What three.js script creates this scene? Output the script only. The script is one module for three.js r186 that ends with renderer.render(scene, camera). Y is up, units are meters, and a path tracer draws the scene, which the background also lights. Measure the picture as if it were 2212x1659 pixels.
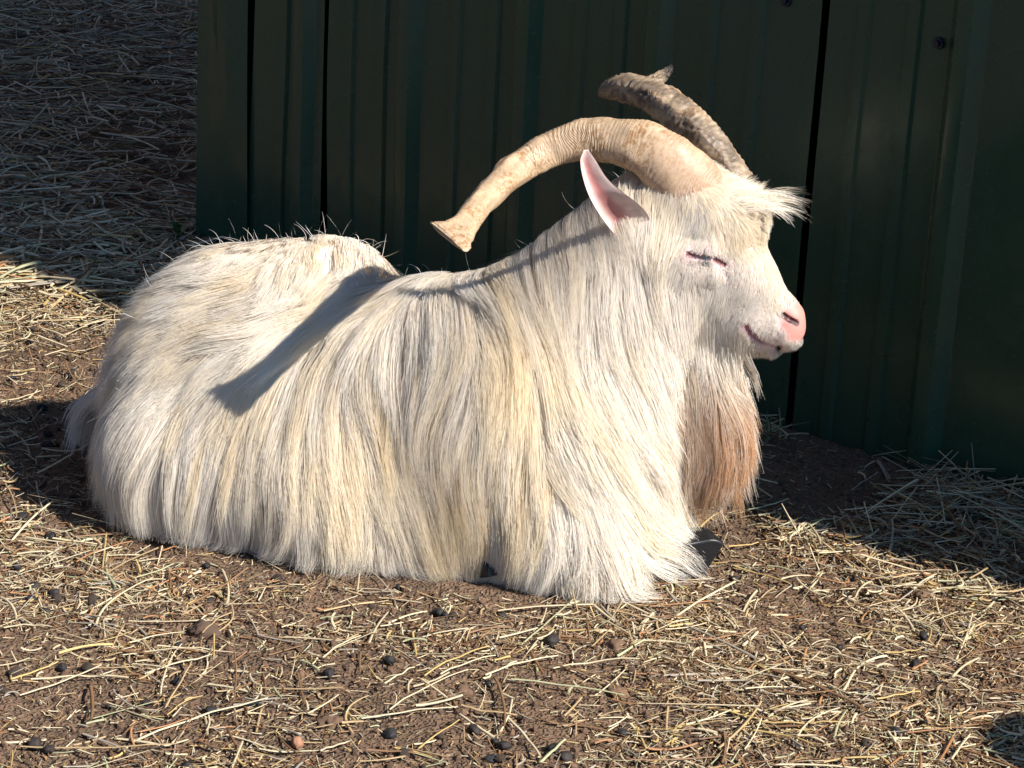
import * as THREE from 'three';
import { mergeGeometries } from 'three/addons/utils/BufferGeometryUtils.js';
import { Sky } from 'three/addons/objects/Sky.js';

// ------------------------------------------------------------ camera, sky, sun, exposure
const DEG = Math.PI / 180;
const scene = new THREE.Scene();
const PW = 2212, PH = 1659, FOCAL = 4916;                       // the photograph's frame in picture units, and its focal length
const camera = new THREE.PerspectiveCamera(2 * Math.atan(PH / 2 / FOCAL) / DEG, 4 / 3, 0.1, 600);
camera.rotation.order = 'YXZ';
camera.rotation.set(-19 * DEG, 0, 2.9 * DEG);
camera.position.set(0, 1.24, 3.0);
camera.updateMatrixWorld(true);
const SUN_AZ = [0.834, 0.552], SUN_EL = 40 * DEG;
const sunDir = new THREE.Vector3(SUN_AZ[0] * Math.cos(SUN_EL), Math.sin(SUN_EL), SUN_AZ[1] * Math.cos(SUN_EL)).normalize();
const sky = new Sky();
sky.name = 'sky'; sky.scale.setScalar(400);
sky.userData = { kind: 'structure', label: 'clear blue daytime sky above the yard', category: 'sky' };
sky.material.uniforms.sunPosition.value.copy(sunDir);
sky.material.uniforms.turbidity.value = 6; sky.material.uniforms.rayleigh.value = 0.8; sky.material.uniforms.mieCoefficient.value = 0.004;
scene.add(sky);
scene.environmentIntensity = 0.10;
const sun = new THREE.DirectionalLight(new THREE.Color(1, 0.93, 0.84), 5);
sun.position.copy(sunDir).multiplyScalar(12);
sun.castShadow = true; sun.shadow.mapSize.set(4096, 4096);
Object.assign(sun.shadow.camera, { left: -5, right: 5, top: 5, bottom: -5, near: 1, far: 30 });
scene.add(sun, sun.target);
const renderer = new THREE.WebGLRenderer({ antialias: true });
renderer.toneMapping = THREE.LinearToneMapping;
renderer.toneMappingExposure = 1.66;
renderer.shadowMap.enabled = true;

// ------------------------------------------------------------ helpers
let seed = 7;
const rnd = () => { seed = (seed + 0x6D2B79F5) | 0; let t = Math.imul(seed ^ (seed >>> 15), 1 | seed); t = (t + Math.imul(t ^ (t >>> 7), 61 | t)) ^ t; return ((t ^ (t >>> 14)) >>> 0) / 4294967296; };
const rr = (a, b) => a + (b - a) * rnd();
const gauss = () => (rnd() + rnd() + rnd() + rnd() - 2) * 0.87;
const clamp = (x, a = 0, b = 1) => Math.min(b, Math.max(a, x));
const mix = (a, b, t) => a + (b - a) * t;
const sst = (a, b, x) => { const t = clamp((x - a) / (b - a)); return t * t * (3 - 2 * t); };
const hash3 = (x, y, z) => { let h = Math.imul(x, 374761393) ^ Math.imul(y, 668265263) ^ Math.imul(z, 2147483647 ^ 0x5bd1e995); h = Math.imul(h ^ (h >>> 13), 1274126177); return ((h ^ (h >>> 16)) >>> 0) / 4294967296; };
function noise(x, y, z = 0) {
  const i = Math.floor(x), j = Math.floor(y), k = Math.floor(z); let u = x - i, v = y - j, w = z - k;
  u = u * u * (3 - 2 * u); v = v * v * (3 - 2 * v); w = w * w * (3 - 2 * w);
  const L = (a, b, t) => a + (b - a) * t;
  return L(L(L(hash3(i, j, k), hash3(i + 1, j, k), u), L(hash3(i, j + 1, k), hash3(i + 1, j + 1, k), u), v),
    L(L(hash3(i, j, k + 1), hash3(i + 1, j, k + 1), u), L(hash3(i, j + 1, k + 1), hash3(i + 1, j + 1, k + 1), u), v), w) * 2 - 1;
}
const fbm = (x, y, z = 0, o = 4) => { let s = 0, a = 0.5; for (let i = 0; i < o; i++) { s += a * noise(x, y, z); x *= 2.03; y *= 2.03; z = z * 2.03 + 5.1; a *= 0.5; } return s; };
const V = (x, y, z) => new THREE.Vector3(x, y, z);
const camQ = camera.quaternion.clone(), camP = camera.position.clone(), camQi = camQ.clone().invert();
const ray = (px, py) => V(px - PW / 2, -(py - PH / 2), -FOCAL).normalize().applyQuaternion(camQ);
const atPlane = (px, py, p0, n) => { const d = ray(px, py); return camP.clone().addScaledVector(d, p0.clone().sub(camP).dot(n) / d.dot(n)); };
const atZ = (px, py, z) => atPlane(px, py, V(0, 0, z), V(0, 0, 1));
const toPic = (p) => { const q = p.clone().sub(camP).applyQuaternion(camQi); return [PW / 2 + FOCAL * q.x / -q.z, PH / 2 - FOCAL * q.y / -q.z]; };
const usedNames = new Map();
const numbered = (n) => { const k = usedNames.get(n) ?? -1; usedNames.set(n, k + 1); return k < 0 ? n : n + '_' + String(k + 1).padStart(3, '0'); };
const shadows = (o) => { o.castShadow = o.receiveShadow = true; return o; };
function tag(o, label, category, group, kind) { o.userData = { label, category }; if (group) o.userData.group = group; if (kind) o.userData.kind = kind; return o; }
function part(name, geo, mat, parent, data) { const m = shadows(new THREE.Mesh(geo, mat)); m.name = numbered(name); if (data) m.userData = data; parent.add(m); return m; }
function geom(pos, idx, col, nor, uv) {
  const g = new THREE.BufferGeometry();
  g.setAttribute('position', new THREE.Float32BufferAttribute(pos, 3));
  if (uv) g.setAttribute('uv', new THREE.Float32BufferAttribute(uv, 2));
  if (col) g.setAttribute('color', new THREE.Float32BufferAttribute(col, 3));
  g.setIndex(idx);
  if (nor) g.setAttribute('normal', new THREE.Float32BufferAttribute(nor, 3)); else g.computeVertexNormals();
  return g;
}
function tex(size, f, srgb, rx = 1, ry = 1) {
  const d = new Uint8Array(size * size * 4);
  for (let j = 0; j < size; j++) for (let i = 0; i < size; i++) { const c = f(i / size, j / size); const o = (j * size + i) * 4; for (let k = 0; k < 3; k++) { let v = Array.isArray(c) ? c[k] : c; if (srgb) v = v <= 0.0031308 ? v * 12.92 : 1.055 * Math.pow(v, 1 / 2.4) - 0.055; d[o + k] = clamp(v) * 255; } d[o + 3] = 255; }
  const t = new THREE.DataTexture(d, size, size); t.wrapS = t.wrapT = THREE.RepeatWrapping; t.magFilter = THREE.LinearFilter; t.minFilter = THREE.LinearMipmapLinearFilter; t.generateMipmaps = true; t.repeat.set(rx, ry); if (srgb) t.colorSpace = THREE.SRGBColorSpace; t.needsUpdate = true; return t;
}
// noise that repeats after n cells
function tnoise(u, v, n, s) { const x = u * n, y = v * n, i = Math.floor(x), j = Math.floor(y); let a = x - i, b = y - j; a = a * a * (3 - 2 * a); b = b * b * (3 - 2 * b); const h = (p, q) => hash3(((p % n) + n) % n, ((q % n) + n) % n, s); return mix(mix(h(i, j), h(i + 1, j), a), mix(h(i, j + 1), h(i + 1, j + 1), a), b); }

// ------------------------------------------------------------ the wall's line on the ground
const wallO = V(-0.64, 0, -1.38), wallA = 41 * DEG, wallT = V(Math.cos(wallA), 0, Math.sin(wallA)), wallN = V(-Math.sin(wallA), 0, Math.cos(wallA));
const onWall = (px, py) => { const p = atPlane(px, py, wallO, wallN).sub(wallO); return [p.dot(wallT), p.y]; };
const wallPoint = (t, y, h) => wallO.clone().addScaledVector(wallT, t).addScaledVector(wallN, h).setY(y);

// ------------------------------------------------------------ ground
function groundY(x, z) {
  const far = Math.hypot(x, z + 1);
  const fade = 1 - sst(6, 14, far);
  let h = 0.010 * fbm(x * 2.3, z * 2.3, 3, 3) + 0.006 * fbm(x * 14, z * 14, 1, 3) * fade + 0.0035 * noise(x * 60, z * 60, 2) * fade;
  const dx = x - wallO.x, dz = z - wallO.z, t = dx * wallT.x + dz * wallT.z, n = dx * wallN.x + dz * wallN.z;
  if (t > -0.2) h += 0.010 * Math.exp(-Math.pow((n - 0.02) / 0.13, 2)) * sst(0.9, 1.6, t) * (0.7 + 0.5 * noise(t * 5, 9));
  return h;
}
function axis(list) { const out = []; for (const [a, b, n] of list) for (let i = 0; i < n; i++) out.push(a + (b - a) * i / n); out.push(list[list.length - 1][1]); return out; }
const onGround = (px, py) => { let h = 0, p; for (let i = 0; i < 3; i++) { p = atPlane(px, py, V(0, h, 0), V(0, 1, 0)); h = groundY(p.x, p.z); } return p.setY(h); };
{
  const xs = axis([[-260, -20, 10], [-20, -4, 16], [-4, -1.1, 60], [-1.1, 1.1, 210], [1.1, 4, 24], [4, 20, 14], [20, 260, 10]]);
  const zs = axis([[-300, -30, 10], [-30, -8, 20], [-8, -1.6, 160], [-1.6, 0.95, 245], [0.95, 4, 24], [4, 20, 12], [20, 200, 8]]);
  const pos = [], uv = [], idx = [];
  for (const z of zs) for (const x of xs) { pos.push(x, groundY(x, z), z); uv.push(x, z); }
  const n = xs.length;
  for (let j = 0; j < zs.length - 1; j++) for (let i = 0; i < n - 1; i++) { const a = j * n + i; idx.push(a, a + n, a + 1, a + 1, a + n, a + n + 1); }
  const soil = (u, v) => { const big = tnoise(u, v, 5, 1), mid = tnoise(u, v, 19, 2), fine = tnoise(u, v, 90, 3), grit = tnoise(u, v, 260, 4), f = 0.45 + 0.35 * big + 0.3 * mid + 0.35 * fine + 0.45 * grit; const s = grit > 0.86 && fine > 0.45 ? 0.10 : 0; return [0.122 * f + s, 0.075 * f + s * 0.8, 0.045 * f + s * 0.5]; };
  const map = tex(1024, soil, true, 1.6, 1.6), bump = tex(1024, (u, v) => 0.25 * tnoise(u, v, 19, 2) + 0.35 * tnoise(u, v, 90, 3) + 0.4 * tnoise(u, v, 260, 4), false, 1.6, 1.6);
  const ground = part('ground', geom(pos, idx, null, null, uv), new THREE.MeshStandardMaterial({ map, bumpMap: bump, bumpScale: 0.012, roughness: 1 }), scene);
  tag(ground, 'bare brown trampled soil of the goat yard', 'ground', null, 'structure');
}

// ------------------------------------------------------------ the green metal shed
{
  const shed = new THREE.Group(); shed.name = 'metal_shed'; scene.add(shed); shed.position.copy(wallO); shed.rotation.y = -wallA;   // local x runs along the front, z out of it
  tag(shed, 'dark green ribbed metal shed wall standing behind the resting goat', 'shed');
  const paintN = tex(512, (u, v) => 0.13 + 0.16 * tnoise(u, v, 6, 11) + 0.10 * tnoise(u, v, 40, 12) + (tnoise(u, v, 200, 13) > 0.93 ? 0.25 : 0), false, 1.2, 1.2);
  const paint = new THREE.MeshPhysicalMaterial({ color: new THREE.Color().setRGB(0.034, 0.076, 0.041), roughness: 1, roughnessMap: paintN, metalness: 0, ior: 1.42, side: THREE.DoubleSide });
  const HB = 2.5, END = 4.2;
  const tAt = (px) => onWall(px * 0.864, 0)[0];                    // columns of the photograph at its top edge
  const ends = [1046, 1342, 1669].map((x) => tAt(x) - 0.012);      // right shoulder of each tall rib
  const majors = [...ends];
  const gA = tAt(613), gB = tAt(826), gF = tAt(2076), mG = tAt(2452) - 0.012;
  const minors = [[700, 722], [877, 896], [956, 975], [1140, 1158], [1230, 1254], [1446, 1470], [1545, 1571], [1779, 1801], [1890, 1917], [2153, 2181], [2278, 2310]].map(([a, b]) => [tAt(a), tAt(b)]);
  function profile(t0, t1, extra) {                                  // [along, out] corner points of a sheet between two edges
    const p = [[t0, 0]];
    const inside = (a, b) => a > t0 + 0.004 && b < t1 - 0.004;
    for (const m of [...majors, ...extra]) if (inside(m - 0.032, m + 0.032)) p.push([m - 0.032, 0], [m - 0.03, 0.0006], [m - 0.013, 0.0185], [m - 0.010, 0.019], [m + 0.010, 0.019], [m + 0.013, 0.0185], [m + 0.030, 0.0006], [m + 0.032, 0]);
    for (const [a, b] of minors) if (inside(a - 0.004, b + 0.004)) p.push([a - 0.003, 0], [a + 0.001, 0.006], [b - 0.001, 0.006], [b + 0.003, 0]);
    p.push([t1, 0]);
    p.sort((a, b) => a[0] - b[0]);
    const out = [p[0]];                                              // flats get extra points so that they can wave
    for (let i = 1; i < p.length; i++) { const d = p[i][0] - p[i - 1][0]; if (d > 0.03) { const n = Math.ceil(d / 0.025); for (let k = 1; k < n; k++) out.push([mix(p[i - 1][0], p[i][0], k / n), mix(p[i - 1][1], p[i][1], k / n)]); } out.push(p[i]); }
    return out;
  }
  function sheet(pts, warp, rows = 46) {
    const pos = [], idx = [], uv = [], n = pts.length;
    for (const back of [0, 1]) for (let j = 0; j <= rows; j++) for (const [t, h] of pts) {
      const y = -0.06 + (HB + 0.06) * j / rows, w = warp(t, y);
      pos.push(t + w[0], y, h + w[1] - back * 0.0012); uv.push(t, y);
    }
    const N = n * (rows + 1);
    for (let j = 0; j < rows; j++) for (let i = 0; i < n - 1; i++) { const a = j * n + i; idx.push(a, a + 1, a + n, a + 1, a + n + 1, a + n, N + a, N + a + n, N + a + 1, N + a + 1, N + a + n, N + a + n + 1); }
    for (let j = 0; j < rows; j++) for (const i of [0, n - 1]) { const a = j * n + i; idx.push(a, a + n, N + a, N + a, a + n, N + a + n); }
    const g = geom(pos, idx, null, null, uv);
    return g.toNonIndexed ? creased(g) : g;
  }
  function creased(g) { const q = g.toNonIndexed(); q.computeVertexNormals(); return smoothCrease(q, Math.cos(14 * DEG)); }
  function smoothCrease(g, cosLim) {
    const p = g.attributes.position.array, nr = g.attributes.normal.array, m = new Map(), out = new Float32Array(nr.length);
    const key = (i) => Math.round(p[i] * 2e4) + ',' + Math.round(p[i + 1] * 2e4) + ',' + Math.round(p[i + 2] * 2e4);
    for (let i = 0; i < p.length; i += 3) { const k = key(i); if (!m.has(k)) m.set(k, []); m.get(k).push(i); }
    for (const l of m.values()) for (const i of l) { let x = 0, y = 0, z = 0; for (const j of l) if (nr[i] * nr[j] + nr[i + 1] * nr[j + 1] + nr[i + 2] * nr[j + 2] > cosLim) { x += nr[j]; y += nr[j + 1]; z += nr[j + 2]; } const L = Math.hypot(x, y, z) || 1; out[i] = x / L; out[i + 1] = y / L; out[i + 2] = z / L; }
    g.setAttribute('normal', new THREE.BufferAttribute(out, 3)); return g;
  }
  const oil = (t, y) => 0.0028 * noise(t * 5.5, y * 2.2, 4) + 0.0016 * noise(t * 11, y * 5, 8);
  // bent end sheet, then the long sheets; the gaps between them open into the dark inside
  part('siding_panel', sheet(profile(0, gA, []), (t, y) => { const e = t / gA; return [0.016 * sst(0, 0.75, 0.75 - y) * e, oil(t, y) * 1.5 + 0.018 * Math.exp(-Math.pow((t - gA * (0.62 + 0.12 * noise(y * 3, 2))) / 0.028, 2)) * sst(0.1, 0.5, y) + 0.006 * e * noise(y * 4, 5) + 0.004]; }), paint, shed, { label: 'flat dented sheet at the left end of the shed' });
  part('siding_panel', sheet(profile(gA + 0.022, gB - 0.012, [gB - 0.03 - 0.032]), (t, y) => { const e = clamp(1 - (t - gA) / (gB - gA)); return [-0.018 * sst(0, 0.8, 0.8 - y) * e + 0.004 * noise(y * 5, 3) * e, oil(t, y) - 0.012 * e * (0.6 + 0.5 * noise(y * 2.5, 7))]; }), paint, shed);
  part('siding_panel', sheet(profile(gB + 0.006, gF - 0.013, [gF - 0.045]), (t, y) => [0.008 * noise(y * 2.5, 1) * sst(0.25, 0, t - gB), oil(t, y)]), paint, shed);
  part('siding_panel', sheet(profile(gF, END, [mG, mG + 0.229, mG + 0.458, mG + 0.687, mG + 0.916, mG + 1.145, mG + 1.374, mG + 1.603]), (t, y) => [0, oil(t, y) - 0.002]), paint, shed);
  const slab = (name, x, y, z, w, h, d) => { const b = part(name, new THREE.BoxGeometry(w, h, d), paint, shed); b.position.set(x, y, z); return b; };
  slab('side_wall', 0.02, HB / 2 - 0.03, -1.33, 0.03, HB, 2.6);
  slab('side_wall', END - 0.02, HB / 2 - 0.03, -1.33, 0.03, HB, 2.6);
  slab('rear_wall', END / 2, HB / 2 - 0.03, -2.65, END, HB, 0.03);
  slab('roof', END / 2, HB + 0.03, -1.33, END + 0.04, 0.05, 2.72);
  // screws with washers
  const screwMat = new THREE.MeshStandardMaterial({ color: new THREE.Color().setRGB(0.03, 0.032, 0.05), roughness: 0.35, metalness: 0.6 });
  const screwG = mergeGeometries([new THREE.CylinderGeometry(0.0085, 0.0095, 0.003, 18).translate(0, 0.0015, 0), new THREE.CylinderGeometry(0.0048, 0.0056, 0.006, 6).translate(0, 0.0055, 0)].map((g) => g.toNonIndexed())).rotateX(Math.PI / 2);
  for (const [sx, sy] of [[1968, 2], [2350, 108], [1318, 166], [2336, 592]]) { const [t, y] = onWall(sx * 0.864, sy * 0.864); const s = part('screw', screwG, screwMat, shed); s.position.set(t, y, 0.0015 + oil(t, y)); if (sx === 1318 || sx === 2336) s.scale.setScalar(0.45); }
}

// ------------------------------------------------------------ the goat: signed distance field of its body
const goat = new THREE.Group(); goat.name = 'goat'; goat.position.set(0, 0, 0); scene.add(goat);
tag(goat, 'long haired cream white goat with curved horns lying in the straw', 'goat');
const hYaw = 15 * DEG, H0 = V(0.27, 0.43, 0.10), hF = V(Math.cos(hYaw), 0, Math.sin(hYaw)), hS = V(-Math.sin(hYaw), 0, Math.cos(hYaw));
const onHead = (px, py, s = 0) => atPlane(px, py, H0, hS).addScaledVector(hS, s);
const PX = 0.00060;
const bodyPrims = [], headPrims = [], carve = [];
const rc = (list, a, b, ra, rb, k) => list.push({ a, b, ra, rb, k });
rc(bodyPrims, V(-0.421, 0.165, -0.08), V(-0.34, 0.17, -0.05), 0.142, 0.15, 0.05);        // haunches
rc(bodyPrims, V(-0.40, 0.243, -0.13), V(-0.265, 0.264, -0.15), 0.097, 0.093, 0.07);      // croup
rc(bodyPrims, V(-0.466, 0.095, 0.032), V(-0.25, 0.088, 0.084), 0.092, 0.10, 0.05);          // near thigh
rc(bodyPrims, V(-0.25, 0.088, 0.084), V(0.0, 0.085, 0.125), 0.10, 0.10, 0.05);              // belly resting on the ground
rc(bodyPrims, V(-0.28, 0.17, -0.05), V(0.0, 0.18, 0.055), 0.150, 0.162, 0.05);           // barrel
rc(bodyPrims, V(-0.10, 0.275, -0.01), V(0.02, 0.285, 0.035), 0.062, 0.066, 0.06);        // withers
rc(bodyPrims, V(0.02, 0.18, 0.08), V(0.065, 0.16, 0.095), 0.15, 0.125, 0.05);            // chest
rc(bodyPrims, V(0.06, 0.10, 0.12), V(0.09, 0.07, 0.17), 0.10, 0.07, 0.05);               // breast and elbow
rc(bodyPrims, V(0.07, 0.06, 0.20), V(0.12, 0.045, 0.215), 0.055, 0.044, 0.03);           // forearm
rc(bodyPrims, V(0.12, 0.045, 0.215), V(0.186, 0.042, 0.150), 0.044, 0.029, 0.02);        // pastern
rc(bodyPrims, V(0.02, 0.25, 0.055), V(0.162, 0.455, 0.082), 0.125, 0.074, 0.05);         // neck
rc(bodyPrims, V(0.10, 0.20, 0.10), V(0.19, 0.35, 0.09), 0.10, 0.058, 0.05);              // throat
rc(bodyPrims, V(0.165, 0.22, 0.10), V(0.19, 0.09, 0.115), 0.040, 0.035, 0.04);           // brisket
rc(bodyPrims, onHead(1530, 800), onHead(1556, 960), 0.034, 0.028, 0.03);                 // skin of the dewlap under the beard
const hp = (x0, y0, r0, x1, y1, r1, s0 = 0, s1 = s0, k = 0.02) => { for (const sg of s0 || s1 ? [1, -1] : [1]) rc(headPrims, onHead(x0, y0, s0 * sg), onHead(x1, y1, s1 * sg), r0 * PX, r1 * PX, k); };
hp(1440, 480, 92, 1520, 470, 96, 0, 0, 0.03);
hp(1560, 470, 86, 1588, 472, 70, 0, 0, 0.03);
hp(1552, 560, 94, 1594, 600, 78, 0, 0, 0.03);
hp(1594, 600, 77, 1692, 690, 43, 0, 0, 0.02);
hp(1696, 684, 36, 1704, 712, 32, 0, 0, 0.015);            // nose pad
hp(1636, 688, 36, 1692, 712, 32, 0.015, 0.011, 0.015);    // upper lip
hp(1610, 716, 36, 1668, 744, 21, 0.006, 0.004, 0.010);    // lower lip and chin
hp(1464, 606, 74, 1596, 688, 44, 0.010, 0.010, 0.03);     // jaw
hp(1472, 566, 54, 1540, 616, 40, 0.030, 0.024, 0.02);     // cheek
hp(1472, 524, 30, 1540, 520, 27, 0.053, 0.048, 0.014);    // brow
hp(1500, 566, 22, 1548, 572, 20, 0.050, 0.044, 0.012);    // lower lid
hp(1480, 400, 60, 1500, 430, 66, 0.030, 0.026, 0.02);     // horn bosses
function rcDist(q, o, latS) {
  const ax = o.a, bx = o.b; let dx = q.x - ax.x, dy = q.y - ax.y, dz = q.z - ax.z;
  const ex = bx.x - ax.x, ey = bx.y - ax.y, ez = bx.z - ax.z, L = ex * ex + ey * ey + ez * ez;
  const t = L > 0 ? clamp((dx * ex + dy * ey + dz * ez) / L) : 0;
  dx -= ex * t; dy -= ey * t; dz -= ez * t;
  if (latS !== 1) { const s = dx * hS.x + dz * hS.z, add = s * (latS - 1); dx += hS.x * add; dz += hS.z * add; }
  return Math.hypot(dx, dy, dz) - (o.ra + (o.rb - o.ra) * t);
}
const smin = (a, b, k) => { const h = Math.max(k - Math.abs(a - b), 0) / k; return Math.min(a, b) - h * h * k * 0.25; };
function exactField(q, fine) {
  let d = 1;
  for (const o of bodyPrims) d = smin(d, rcDist(q, o, 1), o.k);
  if (q.x > 0.05 && q.y > 0.15) {
    let e = 1;
    for (const o of headPrims) e = smin(e, rcDist(q, o, 1.18) / 1.08, o.k);
    d = smin(d, e, 0.035);
  }
  if (fine && d < 0.02 && d > -0.03) for (const c of carve) { const e = rcDist(q, c, 1); d = -smin(-d, e, c.k); }
  return d;
}
// slits cut into the near and far side of the face: nostril, mouth, eye
const surf = (px, py, s = 0.2) => { const p = onHead(px, py, 0), d = ray(px, py); p.addScaledVector(d, -0.14); for (let i = 0; i < 90; i++) { const f = exactField(p, false); if (f < 0.0004) break; p.addScaledVector(d, Math.max(f * 0.8, 0.0004)); } return p; };
const mirrorHead = (p) => { const s = p.clone().sub(H0).dot(hS); return p.clone().addScaledVector(hS, -2 * s); };
const slit = (pts, r, depth) => { const P = pts.map(([x, y]) => surf(x, y).addScaledVector(hS, -depth)); for (let i = 0; i < P.length - 1; i++) { const ra = Array.isArray(r) ? r[i] : r, rb = Array.isArray(r) ? r[i + 1] : r; carve.push({ a: P[i], b: P[i + 1], ra, rb, k: 0.003 }); carve.push({ a: mirrorHead(P[i]), b: mirrorHead(P[i + 1]), ra, rb, k: 0.003 }); } return P; };
const newCarves = [];
const nostrilPts = [[1692, 680], [1704, 690], [1722, 698]], mouthPts = [[1612, 706], [1628, 726], [1650, 740], [1682, 749], [1704, 752]], eyePts = [[1487, 549], [1503, 556], [1522, 557], [1540, 559], [1564, 572]];
{ const c0 = []; slit(nostrilPts, [0.0018, 0.0027, 0.0018], 0.0012); c0.push(...carve.splice(0)); slit(mouthPts, [0.0024, 0.0032, 0.0034, 0.0030, 0.0016], 0.0010); c0.push(...carve.splice(0)); slit(eyePts, [0.0018, 0.0022, 0.0026, 0.0022, 0.0018], 0.0014); c0.push(...carve.splice(0)); carve.push(...c0); }

// ------------------------------------------------------------ sampled field and its surface
function sample(lo, hi, h, fine) {
  const n = [0, 1, 2].map((k) => Math.ceil((hi.getComponent(k) - lo.getComponent(k)) / h) + 1), [nx, ny, nz] = n, f = new Float32Array(nx * ny * nz), q = V(0, 0, 0);
  for (let k = 0; k < nz; k++) for (let j = 0; j < ny; j++) for (let i = 0; i < nx; i++) f[(k * ny + j) * nx + i] = exactField(q.set(lo.x + i * h, lo.y + j * h, lo.z + k * h), fine);
  return { lo, hi, h, nx, ny, nz, f };
}
function look(g, p) {
  const x = clamp((p.x - g.lo.x) / g.h, 0, g.nx - 1.001), y = clamp((p.y - g.lo.y) / g.h, 0, g.ny - 1.001), z = clamp((p.z - g.lo.z) / g.h, 0, g.nz - 1.001);
  const i = x | 0, j = y | 0, k = z | 0, u = x - i, v = y - j, w = z - k, o = (k * g.ny + j) * g.nx + i, f = g.f, sy = g.nx, sz = g.nx * g.ny;
  const a = f[o] + (f[o + 1] - f[o]) * u, b = f[o + sy] + (f[o + sy + 1] - f[o + sy]) * u, c = f[o + sz] + (f[o + sz + 1] - f[o + sz]) * u, d = f[o + sz + sy] + (f[o + sz + sy + 1] - f[o + sz + sy]) * u;
  const e = a + (b - a) * v; return e + (c + (d - c) * v - e) * w;
}
function surfaceNet(g) {
  const { nx, ny, nz, f, h, lo } = g, id = new Int32Array(nx * ny * nz).fill(-1), pos = [], idx = [], at = (i, j, k) => (k * ny + j) * nx + i;
  const E = [[0, 1], [2, 3], [4, 5], [6, 7], [0, 2], [1, 3], [4, 6], [5, 7], [0, 4], [1, 5], [2, 6], [3, 7]];
  for (let k = 0; k < nz - 1; k++) for (let j = 0; j < ny - 1; j++) for (let i = 0; i < nx - 1; i++) {
    const c = []; let neg = 0; for (let m = 0; m < 8; m++) { const v = f[at(i + (m & 1), j + ((m >> 1) & 1), k + (m >> 2))]; c.push(v); if (v < 0) neg++; }
    if (neg === 0 || neg === 8) continue;
    let x = 0, y = 0, z = 0, n = 0;
    for (const [a, b] of E) if ((c[a] < 0) !== (c[b] < 0)) { const t = c[a] / (c[a] - c[b]); x += (a & 1) + ((b & 1) - (a & 1)) * t; y += ((a >> 1) & 1) + (((b >> 1) & 1) - ((a >> 1) & 1)) * t; z += (a >> 2) + ((b >> 2) - (a >> 2)) * t; n++; }
    id[at(i, j, k)] = pos.length / 3; pos.push(lo.x + (i + x / n) * h, lo.y + (j + y / n) * h, lo.z + (k + z / n) * h);
  }
  const quad = (a, b, c, d, flip) => { if (a < 0 || b < 0 || c < 0 || d < 0) return; if (flip) idx.push(a, c, b, a, d, c); else idx.push(a, b, c, a, c, d); };
  for (let k = 1; k < nz - 1; k++) for (let j = 1; j < ny - 1; j++) for (let i = 1; i < nx - 1; i++) {
    const s = f[at(i, j, k)] < 0;
    if (s !== f[at(i + 1, j, k)] < 0) quad(id[at(i, j - 1, k - 1)], id[at(i, j, k - 1)], id[at(i, j, k)], id[at(i, j - 1, k)], !s);
    if (s !== f[at(i, j + 1, k)] < 0) quad(id[at(i - 1, j, k - 1)], id[at(i - 1, j, k)], id[at(i, j, k)], id[at(i, j, k - 1)], !s);
    if (s !== f[at(i, j, k + 1)] < 0) quad(id[at(i - 1, j - 1, k)], id[at(i, j - 1, k)], id[at(i, j, k)], id[at(i - 1, j, k)], !s);
  }
  return { pos, idx };
}
const bodyGrid = sample(V(-0.66, -0.05, -0.36), V(0.46, 0.64, 0.36), 0.0068, false);
const headGrid = sample(V(0.13, 0.26, -0.02), V(0.42, 0.60, 0.24), 0.0018, true);
const inHead = (p) => p.x > 0.14 && p.x < 0.41 && p.y > 0.27 && p.y < 0.59 && p.z > -0.01 && p.z < 0.23;
const sdf = (p) => look(inHead(p) ? headGrid : bodyGrid, p);
const gq = V(0, 0, 0);
function grad(p, out) { const h = inHead(p) ? 0.0024 : 0.007; const gx = sdf(gq.set(p.x + h, p.y, p.z)) - sdf(gq.set(p.x - h, p.y, p.z)), gy = sdf(gq.set(p.x, p.y + h, p.z)) - sdf(gq.set(p.x, p.y - h, p.z)), gz = sdf(gq.set(p.x, p.y, p.z + h)) - sdf(gq.set(p.x, p.y, p.z - h)); return out.set(gx, gy, gz).normalize(); }
// colour of the bare skin
const noseC = onHead(1712, 690, 0), noseN = surf(1716, 690), eyeMid = surf(1522, 557), lipMid = surf(1700, 735);
const segDist = (p, P) => { let m = 1; for (let i = 0; i < P.length - 1; i++) m = Math.min(m, rcDist(p, { a: P[i], b: P[i + 1], ra: 0, rb: 0 }, 1)); return m; };
const nostrilW = nostrilPts.map(([x, y]) => surf(x, y)), mouthW = mouthPts.map(([x, y]) => surf(x, y)), eyeW = eyePts.map(([x, y]) => surf(x, y));
function noseMask(p) { const [x, y] = toPic(p); const e = Math.hypot((x - 1722) / 36, (y - 692) / 44); return sst(1.3, 0.68, e + 0.10 * noise(x / 9, y / 9)) * sst(-0.06, -0.02, p.clone().sub(H0).dot(hS) + 0); }
function skin(p) {
  const c = [0.80, 0.70, 0.60], put = (d, t) => { for (let k = 0; k < 3; k++) c[k] = mix(c[k], d[k], t); };
  if (!inHead(p)) return c;
  const m = mirrorHead(p), s = p.clone().sub(H0).dot(hS) > 0 ? p : m;
  put([0.80, 0.64, 0.58], 0.9);
  put([0.76, 0.58, 0.54], sst(0.018, 0.007, segDist(s, eyeW)));
  put([0.66, 0.27, 0.22], noseMask(s));
  put([0.46, 0.20, 0.20], sst(0.0075, 0.0035, segDist(s, mouthW)));
  put([0.22, 0.08, 0.08], sst(0.0048, 0.0030, segDist(s, eyeW)));
  put([0.06, 0.015, 0.015], sst(0.0052, 0.0036, segDist(s, nostrilW)));
  return c;
}
const cutN = V(0.72, 0.69, 0).normalize(), cutP = onHead(1440, 620);   // the head's finer surface takes over beyond this plane through the neck
let bodyTris;
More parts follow.
